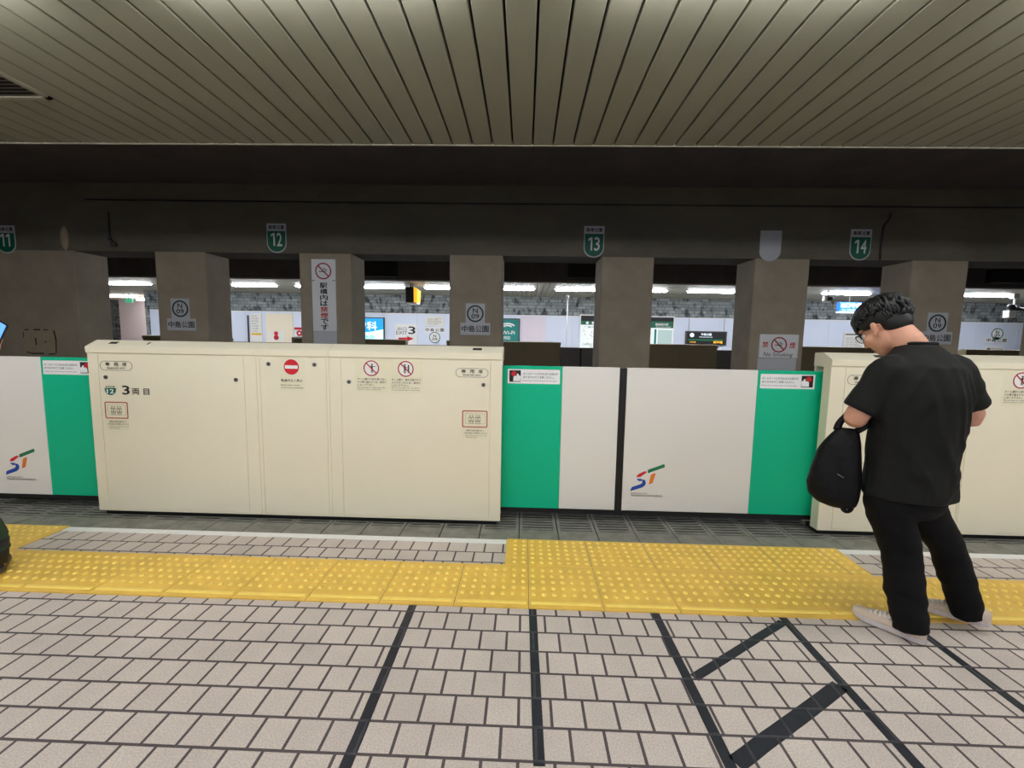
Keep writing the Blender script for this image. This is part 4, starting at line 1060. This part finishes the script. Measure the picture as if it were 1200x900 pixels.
def person(name, base, th, label, cfg):
    base = Vector(base)
    f = Vector((-math.sin(th), math.cos(th), 0)); r = Vector((math.cos(th), math.sin(th), 0)); up = Vector((0, 0, 1))
    def W(x, y, z): return Vector((base.x, base.y, 0)) + r*x + f*y + up*z
    t = empty(name, (base.x, base.y, 0), label, 'person')
    hc = W(*cfg['head']); hy, hp = cfg['head_yaw'], cfg['head_pitch']
    hr = (Matrix.Rotation(th + hy, 3, 'Z') @ Matrix.Rotation(-hp, 3, 'X') @ Matrix.Rotation(cfg.get('head_roll', 0), 3, 'Y'))
    hs = cfg.get('head_scale', 1.0); hr = hr * hs
    def Hd(x, y, z): return hc + hr @ Vector((x, y, z))
    sl, sr = W(*cfg['sh'][0]), W(*cfg['sh'][1]); el, er = W(*cfg['el'][0]), W(*cfg['el'][1]); wl, wr = W(*cfg['wr'][0]), W(*cfg['wr'][1])
    # ---- body: one continuous skin
    b = MB()
    rings = [ellring(W(cx, cy, z), rx-.022, ry-.022, r, f) for z, cx, cy, rx, ry in cfg['torso']]
    b.loft(rings)
    nk = W(*cfg['neck'])
    b.tube([nk - up*.05, nk, (nk*.45 + Hd(0, -.045, -.055)*.55), Hd(0, -.03, -.01)], [.080, .071, .066, .062], 18)
    for s, e, w_ in ((sl, el, wl), (sr, er, wr)):
        pts, rs = spline([s, s*.5+e*.5, e, e*.6+w_*.4, w_], [.060, .057, .051, .047, .030], 4); b.tube(pts, rs, 16)
    hand(b, wl, cfg['hd'][0], cfg['hn'][0], -1, cfg['curl'][0]); hand(b, wr, cfg['hd'][1], cfg['hn'][1], 1, cfg['curl'][1])
    b.ball(W(0, 0, .76), (.15, .11, .14), 20, 12)
    for leg in cfg['legs']:
        pts, rs = spline(leg[0], [x*.72 for x in leg[1]], 4); b.tube(pts, rs, 16)
        a = Vector(leg[0][-1]); b.tube([a, Vector((a.x, a.y, .05))], [.045, .045], 14)
    # head
    b.ball(Hd(0, -.012, .035), (.077, .096, .088), 28, 18, hr)
    b.ball(Hd(0, .018, -.035), (.064, .072, .075), 24, 14, hr)
    b.ball(Hd(0, .045, -.085), (.036, .034, .030), 18, 10, hr)
    b.tube([Hd(0, .082, .022), Hd(0, .100, -.012), Hd(0, .106, -.028), Hd(0, .088, -.038)], [.009, .012, .015, .010], 12)
    for s in (-1, 1):
        b.ball(Hd(s*.013, .090, -.032), (.010, .011, .009), 10, 8, hr)
        b.ball(Hd(s*.034, .070, .026), (.026, .016, .009), 12, 8, hr)      # brow ridge
        b.ball(Hd(s*.046, .050, -.030), (.024, .028, .024), 12, 8, hr)     # cheek
        er_ = hr @ Matrix.Rotation(s*.35, 3, 'Z')
        b.ball(Hd(s*.081, -.008, -.008), (.008, .018, .029), 14, 10, er_); b.ball(Hd(s*.078, .002, -.030), (.008, .010, .014), 10, 8, er_)
    vs, fs = fuse(b, .0046, 4, .5)
    body = solid(vs, fs, 'body', M['skin'], t)
    # face details
    for s in (-1, 1):
        m = MB(); m.smooth = True; m.ball(Hd(s*.033, .074, .004), .0125, 14, 10); e = m.build('eye', M['eye'], t)
        m = MB(); m.smooth = True; m.ball(Hd(s*.033, .083, .003), .0055, 12, 8); m.build('iris', M['ink'], e)
    m = MB(); m.smooth = True
    m.tube([Hd(-.024, .074, -.060), Hd(-.01, .085, -.058), Hd(0, .087, -.059), Hd(.01, .085, -.058), Hd(.024, .074, -.060)], [.003, .0055, .005, .0055, .003], 8)
    m.tube([Hd(-.022, .074, -.063), Hd(0, .085, -.068), Hd(.022, .074, -.063)], [.003, .007, .003], 8); m.build('lips', M['lip'], t)
    # hair: cap and overlapping locks
    hb = MB(); hb.ball(Hd(0, -.018, .052), (.086, .103, .086), 26, 16, hr)
    hb.ball(Hd(0, -.05, .01), (.073, .061, .071), 22, 14, hr)
    for s in (-1, 1): hb.ball(Hd(s*.062, .0, .045), (.026, .062, .045), 14, 10, hr)
    hb.ball(Hd(0, .055, .085), (.066, .042, .042), 18, 12, hr)
    vs, fs = fuse(hb, .006, 5, .5)
    hm = MB(); hm.smooth = True; hm.add(vs, fs)
    rnd = random.Random(5)
    def surf(az, elv, k=1.0):
        return Vector((.090*k*math.cos(elv)*math.sin(az), -.018 + .107*k*math.cos(elv)*math.cos(az), .050 + .092*k*math.sin(elv)))
    for i in range(300):
        az = rnd.uniform(-PI, PI); e0 = 1.3 - 1.75*rnd.random()**1.2; front = math.cos(az)
        if front > -.2: e0 = max(e0, .25)
        e1 = e0 - rnd.uniform(.40, .85)
        lim = -.10 if front > .35 else (.02 if abs(front) <= .35 else -.60)
        e1 = max(e1, lim)
        tw = rnd.uniform(-.35, .35); pts = []; rs = []
        for k in range(6):
            u = k/5; ee = e0 + (e1-e0)*u; aa = az + tw*u
            k_ = (1.0 if e0 > .2 else .97) + .05*math.sin(u*PI) + (.05*u if front > .2 else 0) + rnd.uniform(-.008, .008)
            pts.append(Hd(*surf(aa, ee, k_))); rs.append(.0095*(.35 + .65*math.sin(min(1, u*1.6+.15)*PI/2))*(1-.85*u**2) + .0006)
        hm.tube(pts, rs, 6)
    # fringe hanging over the forehead
    for i in range(16):
        x = -.07 + .14*i/15 + rnd.uniform(-.005, .005); ln = rnd.uniform(.05, .085)
        p0 = Vector((x*.8, .072 - abs(x)*.35, .10)); p1 = Vector((x, .102 - abs(x)*.5, .07)); p2 = Vector((x*1.08 + rnd.uniform(-.01, .01), .108 - abs(x)*.55, .085-ln))
        pts, rs = spline([p0, p1, p2], [.012, .011, .002], 4); hm.tube([Hd(*p) for p in pts], rs, 6)
    hm.build('hair', M['hair'], t, fix=False)
    if cfg.get('glasses'):
        g = empty('eyeglasses', (0, 0, 0)); g.parent = t; g.location = hc - wloc(t)
        for s in (-1, 1):
            m = MB(); m.smooth = True; pts = []
            for k in range(25):
                a = 2*PI*k/24; pts.append(Hd(s*.034 + .025*math.cos(a), .103 - abs(.034*s+.025*math.cos(a))*.12, .002 + .019*math.sin(a)))
            m.tube(pts, .0019, 6, cap=False); m.build('rim', M['ink'], g)
            m = MB(); n = 24; m.add(pts[:24] , [tuple(range(24))]); m.build('lens', M['lens'], g, fix=False)
            m = MB(); m.smooth = True; m.tube([Hd(s*.060, .096, .006), Hd(s*.079, .05, .006), Hd(s*.084, -.012, .006), Hd(s*.083, -.03, -.012)], .0019, 6); m.build('temple_arm', M['ink'], g)
        m = MB(); m.tube([Hd(-.009, .102, .006), Hd(0, .105, .009), Hd(.009, .102, .006)], .0019, 6); m.build('bridge', M['ink'], g)
    # ---- shirt
    s_ = MB(); s_.loft([ellring(W(cx, cy, z), rx, ry, r, f, 36) for z, cx, cy, rx, ry in cfg['torso']])
    for a, e, k in ((sl, el, cfg['sleeve'][0]), (sr, er, cfg['sleeve'][1])):
        inn = a + (W(0, 0, 1.3) - a)*.35; end = a + (e-a)*k
        pts, rs = spline([inn, a, a + (end-a)*.5, end], [.080, .078, .082, .086], 5); s_.tube(pts, rs, 22)
    vs, fs = fuse(s_, .010, 7, .5)
    bw = Vector((base.x, base.y, 0))
    def fold(v):
        l = v - bw; x = l.dot(r); y = l.dot(f); z = v.z
        n1 = noise.noise(Vector((x*7 + z*3.2, y*7, z*3.0 - x*3))); n2 = noise.noise(Vector((x*17+z*8, y*14, z*6+7)))
        ridge = 1-abs(noise.noise(Vector((x*9 - z*4 + 3, y*9, z*2.2))))*2
        amp = .008 if z < 1.36 else .004
        d = Vector((l.x, l.y, 0)); d.normalize()
        ex = 0.0
        for x0_, z0_, x1_, z1_, w_, a_ in cfg.get('folds', ()):
            u_ = (z0_-z)/(z0_-z1_)
            if y < .02 and -.15 < u_ < 1.15: ex += a_*math.exp(-((x - x0_ - (x1_-x0_)*u_)/w_)**2)*math.sin(PI*max(0, min(1, (u_+.15)/1.3)))
        v = v - f*ex
        return v + d*(n1*amp*1.4 + n2*amp*.5 + max(0, ridge-.55)*amp*2.2)
    sh = solid(vs, fs, 't_shirt', M[cfg['top']], t, fold)
    m = MB(); m.smooth = True; c = cfg['torso'][-1]; ring = ellring(W(c[1], c[2], c[0]+.002), c[3]-.004, c[4]-.003, r, f, 32)
    m.tube(ring + [ring[0]], .0085, 8, cap=False); m.build('collar', M[cfg['top']], sh)
    # ---- trousers
    p_ = MB(); px, py = cfg['pelvis'][1:3]
    p_.loft([ellring(W(0, 0, z), rx, ry, r, f, 30) for z, rx, ry in ((.60, .13, .09), (.66, .17, .125), (.74, cfg['pelvis'][1], cfg['pelvis'][2]), (.86, cfg['pelvis'][1]-.004, cfg['pelvis'][2]-.004), (.95, .165, .115))])
    for pts_, rs_ in cfg['legs']:
        pts, rs = spline(pts_, rs_, 6); p_.tube(pts, rs, 24)
    vs, fs = fuse(p_, .010, 6, .5)
    def fold2(v):
        n1 = noise.noise(Vector((v.x*9, v.y*9, v.z*5))); n2 = noise.noise(Vector((v.x*8+5, v.y*8, v.z*22)))
        k = .010 if v.z < .25 else .005
        c = min((Vector(q) for leg in cfg['legs'] for q in spline(leg[0], leg[1], 6)[0]), key=lambda q: (q-v).length_squared)
        d = Vector((v.x-c.x, v.y-c.y, 0)); d = d.normalized() if d.length > 1e-4 else d
        return v + d*(n1*.006 + n2*k)
    solid(vs, fs, 'trousers', M[cfg['bottom']], t, fold2)
    # ---- shoes
    for heel, dr, lift, gz in cfg['shoes']:
        shoe(t, Vector((heel[0], heel[1], gz)), Vector((dr[0], dr[1], 0)).normalized(), lift, cfg['shoe'], cfg['sole'], cfg.get('laces'), cfg.get('shaft'))
    return t

def shoe(parent, heel, d, lift, mu, ms, laces, shaft=False, L=.295):
    a = Vector((d.y, -d.x, 0))     # to the right of the toe direction
    def S(u, x, z):                # u along the length 0..1, pitch about the ball of the foot
        y = u*L; zz = z
        if lift and u < .70: zz += lift*(1-u/.70)
        elif u > .86: zz += (u-.86)*.10
        return heel + d*y + a*x + Vector((0, 0, zz))
    prof = [(0, .020, .0), (.02, .030, .0), (.10, .036, .0), (.30, .036, .002), (.50, .041, .005), (.68, .047, .006), (.82, .043, .004), (.93, .031, .0), (.985, .016, 0), (1.0, .006, 0)]
    rings = []
    for u, hw, ox in prof:
        rings.append([S(u, ox + hw*1.06*cx, z) for cx, z in ((-1, .002), (-1.03, .014), (-1, .027), (0, .029), (1, .027), (1.03, .014), (1, .002), (0, 0))])
    m = MB(); m.smooth = False; m.loft(rings); so = m.build('shoe', M[mu], parent)
    so.data.materials.clear(); so.data.materials.append(M[ms])
    so.name = 'shoe'
    tops = [(0, .060), (.02, .074), (.10, .084), (.24, .078), (.38, .078), (.50, .075), (.62, .064), (.76, .054), (.88, .050), (.95, .044), (.985, .036), (1.0, .030)]
    rings = []
    import bisect
    for u, h in tops:
        us = [p[0] for p in prof]; i = max(1, min(len(us)-1, bisect.bisect_left(us, u))); k = (u-us[i-1])/(us[i]-us[i-1])
        hw = prof[i-1][1]*(1-k)+prof[i][1]*k; ox = prof[i-1][2]*(1-k)+prof[i][2]*k
        rg = []
        for j in range(13):
            an = PI*j/12; rg.append(S(u, ox + hw*math.copysign(abs(math.cos(an))**.7, math.cos(an)), .022 + (h-.022)*math.sin(an)**.8))
        rings.append(rg)
    m = MB(); m.smooth = True; m.loft(rings); m.build('upper', M[mu], so)
    if shaft:
        m = MB(); m.smooth = True; m.tube([S(.14, 0, .05), S(.145, 0, .10), S(.14, 0, .20)], [.052, .058, .066], 20); m.build('shaft', M[mu], so)
    if laces:
        for k in range(5):
            u = .46 + k*.065; h = .078 - k*.0055
            m = MB(); m.smooth = True; m.tube([S(u, -.026, h-.012), S(u+.01, -.012, h+.002), S(u+.015, .004, h+.004), S(u+.01, .02, h+.002), S(u, .032, h-.012)], .0036, 7); m.build('lace', M['lace'], so)
        m = MB(); m.smooth = True; m.tube([S(.44, 0, .082), S(.41, -.03, .085), S(.46, -.04, .07), S(.44, 0, .082), S(.42, .035, .085), S(.47, .045, .068), S(.44, 0, .082)], .003, 7); m.build('lace', M['lace'], so)

# the man waiting at the gate
bx, by, TH0 = 1.945, 2.205, .10
def L2(x, y, z):
    return (bx + math.cos(TH0)*x - math.sin(TH0)*y, by + math.sin(TH0)*x + math.cos(TH0)*y, z)
man = person('person', (bx, by, 0), TH0, 'man in black t-shirt and black trousers, head bowed, standing at the right', dict(
    head=(-.078, .140, 1.540), head_scale=1.13, head_yaw=.20, head_pitch=.60, neck=(-.005, .035, 1.42),
    sh=((-.172, .0, 1.325), (.172, .0, 1.335)), el=((-.268, .055, 1.09), (.288, .0, 1.10)), wr=((-.01, .25, 1.10), (.13, .27, 1.17)),
    hd=(Vector((.85, .5, .1)), Vector((-.8, .5, .2))), hn=(Vector((.1, .1, 1)), Vector((-.1, .1, 1))), curl=(.5, .5),
    torso=[(.70, 0, 0, .207, .150), (.80, 0, 0, .203, .148), (.95, 0, 0, .203, .148), (1.10, 0, -.008, .212, .150), (1.22, 0, -.012, .220, .145), (1.30, 0, -.010, .216, .132), (1.355, 0, -.004, .200, .116), (1.40, 0, .008, .158, .096), (1.435, -.002, .022, .112, .08), (1.462, -.004, .034, .082, .070)],
    sleeve=(.85, .76), top='tee', bottom='trouser', pelvis=(0, .185, .138), glasses=True,
    folds=((.03, 1.34, .12, .92, .016, .012), (.085, 1.36, .165, 1.02, .013, .011), (.14, 1.33, .19, 1.10, .012, .009), (-.10, 1.30, -.03, 1.00, .02, .007), (-.02, 1.05, .10, .76, .022, .009), (.12, .98, .05, .74, .018, .008), (-.12, .95, -.02, .74, .02, .008)),
    legs=[([L2(-.09, 0, .80), L2(-.092, 0, .64), (1.925, 2.19, .42), (1.935, 2.145, .22), (1.945, 2.11, .045)], [.105, .103, .085, .082, .074]),
          ([L2(.09, 0, .80), L2(.10, .01, .64), (2.195, 2.245, .44), (2.275, 2.245, .26), (2.338, 2.222, .058)], [.102, .098, .079, .075, .068])],
    shoes=[((1.985, 2.065), (-.62, .78), 0, .006), ((2.385, 2.16), (-.6, .8), .028, .015)], shoe='shoe', sole='sole', laces=True))
# his bag
t = empty('shoulder_bag', (1.66, 2.29, .60), 'slouchy black bag hanging from the man\'s left forearm', 'bag')
ax = Vector((.81, -.58, 0)); ay = Vector((.58, .81, 0)); m = MB()
prof = [(1.025, .022, .045, .016), (.99, .012, .064, .04), (.95, .004, .080, .058), (.89, -.008, .096, .072), (.80, -.020, .112, .082), (.72, -.026, .117, .086), (.66, -.020, .108, .080), (.625, -.004, .085, .060), (.605, .010, .045, .03)]
m.loft([ellring(Vector((1.655, 2.285, z)) + ax*o, rx, ry, ax, ay, 30, 2.4) for z, o, rx, ry in prof])
vs, fs = fuse(m, .008, 4, .5)
def bfold(v):
    n1 = noise.noise(Vector((v.x*12 + v.z*4, v.y*12, v.z*5))); d = Vector((v.x-1.655, v.y-2.285, 0)); d.normalize()
    return v + d*n1*.009
solid(vs, fs, 'bag_body', M['bag'], t, bfold)
m = MB(); m.smooth = True; m.ball(Vector((1.655, 2.285, .615)) + ax*.045 - ay*.02, (.032, .02, .03), 14, 10); m.build('bottom_tab', M['bag'], t)
m = MB(); m.smooth = True; m.ball(Vector((1.655, 2.285, .612)) + ax*.045 - ay*.042, .004, 8, 6); m.build('rivet', M['steel'], t)
eL = Vector(L2(-.268, .055, 1.09)); wL = Vector(L2(-.01, .25, 1.10)); pm = eL*.72 + wL*.28
for s in (-1, 1):
    m = MB(); m.smooth = True; c = Vector((1.655, 2.285, 1.015)) + ax*.02
    pts, rs = spline([c + ay*.01*s - ax*.045, c*.45 + pm*.55 - ax*.055 + ay*.01*s, pm + Vector((0, 0, .056)) + ay*.015*s, c*.45 + pm*.55 + ax*.05 + ay*.02*s, c + ay*.01*s + ax*.035], [.019, .016, .012, .013, .015], 5)
    m.tube(pts, rs, 8); m.build('strap', M['bag'], t)
m = MB(); m.smooth = True; m.tube([Vector((1.655, 2.285, .80)) - ay*.088 + ax*-.01, Vector((1.655, 2.285, .785)) - ay*.092 + ax*.02], .003, 6); m.build('zip_pull', M['steel'], t)

# a person at the left edge of the platform holding up a phone
bx, by, TH0 = -3.36, 2.36, -.12
per = person('person', (bx, by, 0), TH0, 'person cut off by the left edge, one raised hand and a dark boot in view', dict(
    head=(0, .03, 1.60), head_yaw=0, head_pitch=.1, neck=(0, .01, 1.44),
    sh=((-.16, .0, 1.36), (.16, .0, 1.36)), el=((-.22, -.03, 1.07), (.215, .05, 1.10)), wr=((-.20, .08, .84), (.135, .20, 1.305)),
    hd=(Vector((0, .2, -1)), Vector((.12, .15, 1))), hn=(Vector((1, 0, 0)), Vector((-.5, .6, .1))), curl=(.3, .55),
    torso=[(.70, 0, 0, .178, .128), (.80, 0, 0, .172, .124), (.95, 0, 0, .165, .12), (1.10, 0, -.004, .175, .122), (1.22, 0, -.008, .185, .122), (1.32, 0, -.004, .178, .11), (1.375, 0, .002, .15, .092), (1.415, 0, .008, .11, .076), (1.445, 0, .012, .074, .064)],
    sleeve=(.8, .8), top='olive', bottom='olive', pelvis=(0, .165, .125),
    legs=[([L2(-.08, 0, .80), L2(-.085, 0, .62), L2(-.09, .01, .45), L2(-.10, -.02, .25), L2(-.10, -.03, .10)], [.095, .09, .075, .07, .066]),
          ([L2(.08, 0, .80), L2(.10, 0, .62), L2(.15, .01, .45), (-3.155, 2.41, .28), (-3.137, 2.415, .14)], [.095, .09, .075, .072, .070])],
    shoes=[(L2(-.10, -.07, 0)[:2], (-.25, 1), 0, .015), ((-3.10, 2.385), (-.75, .66), 0, .015)], shoe='boot', shaft=True, sole='grey', laces=False))
t = empty('mobile_phone', (-3.06, 2.50, 1.42), 'mobile phone with a lit blue screen held up at the left edge', 'phone')
c = Vector((-3.085, 2.50, 1.432)); u = Vector((.46, .05, .89)).normalized(); v = Vector((.89, -.05, -.46)).normalized(); n = u.cross(v)
def slab(hu, hv, n0, n1, rad=.008):
    m = MB(); p = rr(-hv, hv, -hu, hu, rad, 5); k = len(p)
    m.add([c + v*a + u*b + n*n0 for a, b in p] + [c + v*a + u*b + n*n1 for a, b in p], [tuple(range(k)), tuple(range(2*k-1, k-1, -1))] + [(i, k+i, k+(i+1) % k, (i+1) % k) for i in range(k)])
    return m
sgn = -1 if n.y > 0 else 1
slab(.076, .037, -.004, .004).build('phone_case', M['black'], t)
slab(.070, .032, sgn*.0041, sgn*.0049, .005).build('screen', M['screen_blue'], t)

# ------------------------------------------------------------------ camera
H = 1.45; F = 515.0
Yw = Vector((15, 52, -F)); Yw.normalize()
S_ = .017; k_ = (S_*Yw.x + Yw.y)/(-Yw.z)
Zw = Vector((S_, 1, k_)); Zw.normalize()
Xw = Yw.cross(Zw)
cam_d = bpy.data.cameras.new('camera'); cam = bpy.data.objects.new('camera', cam_d); COL.objects.link(cam)
R = Matrix((Xw, Yw, Zw)).to_4x4()
cam.matrix_world = Matrix.Translation((0, 0, H)) @ R
cam_d.sensor_width = 36; cam_d.lens = F/1200*36; cam_d.clip_start = .02; cam_d.clip_end = 100
SC.camera = cam
w = bpy.data.worlds.new('world'); SC.world = w; w.use_nodes = True
w.node_tree.nodes['Background'].inputs[0].default_value = (.8, .85, 1, 1)
w.node_tree.nodes['Background'].inputs[1].default_value = .02
SC.view_settings.view_transform = 'Standard'; SC.view_settings.look = 'None'
SC.view_settings.gamma = 1; SC.view_settings.use_curve_mapping = False
SC.view_settings.exposure = 0.42
SC.cycles.max_bounces = 8; SC.cycles.diffuse_bounces = 5; SC.cycles.glossy_bounces = 3
SC.cycles.caustics_reflective = False; SC.cycles.caustics_refractive = False
SC.cycles.use_denoising = True
SC.cycles.sample_clamp_indirect = 6
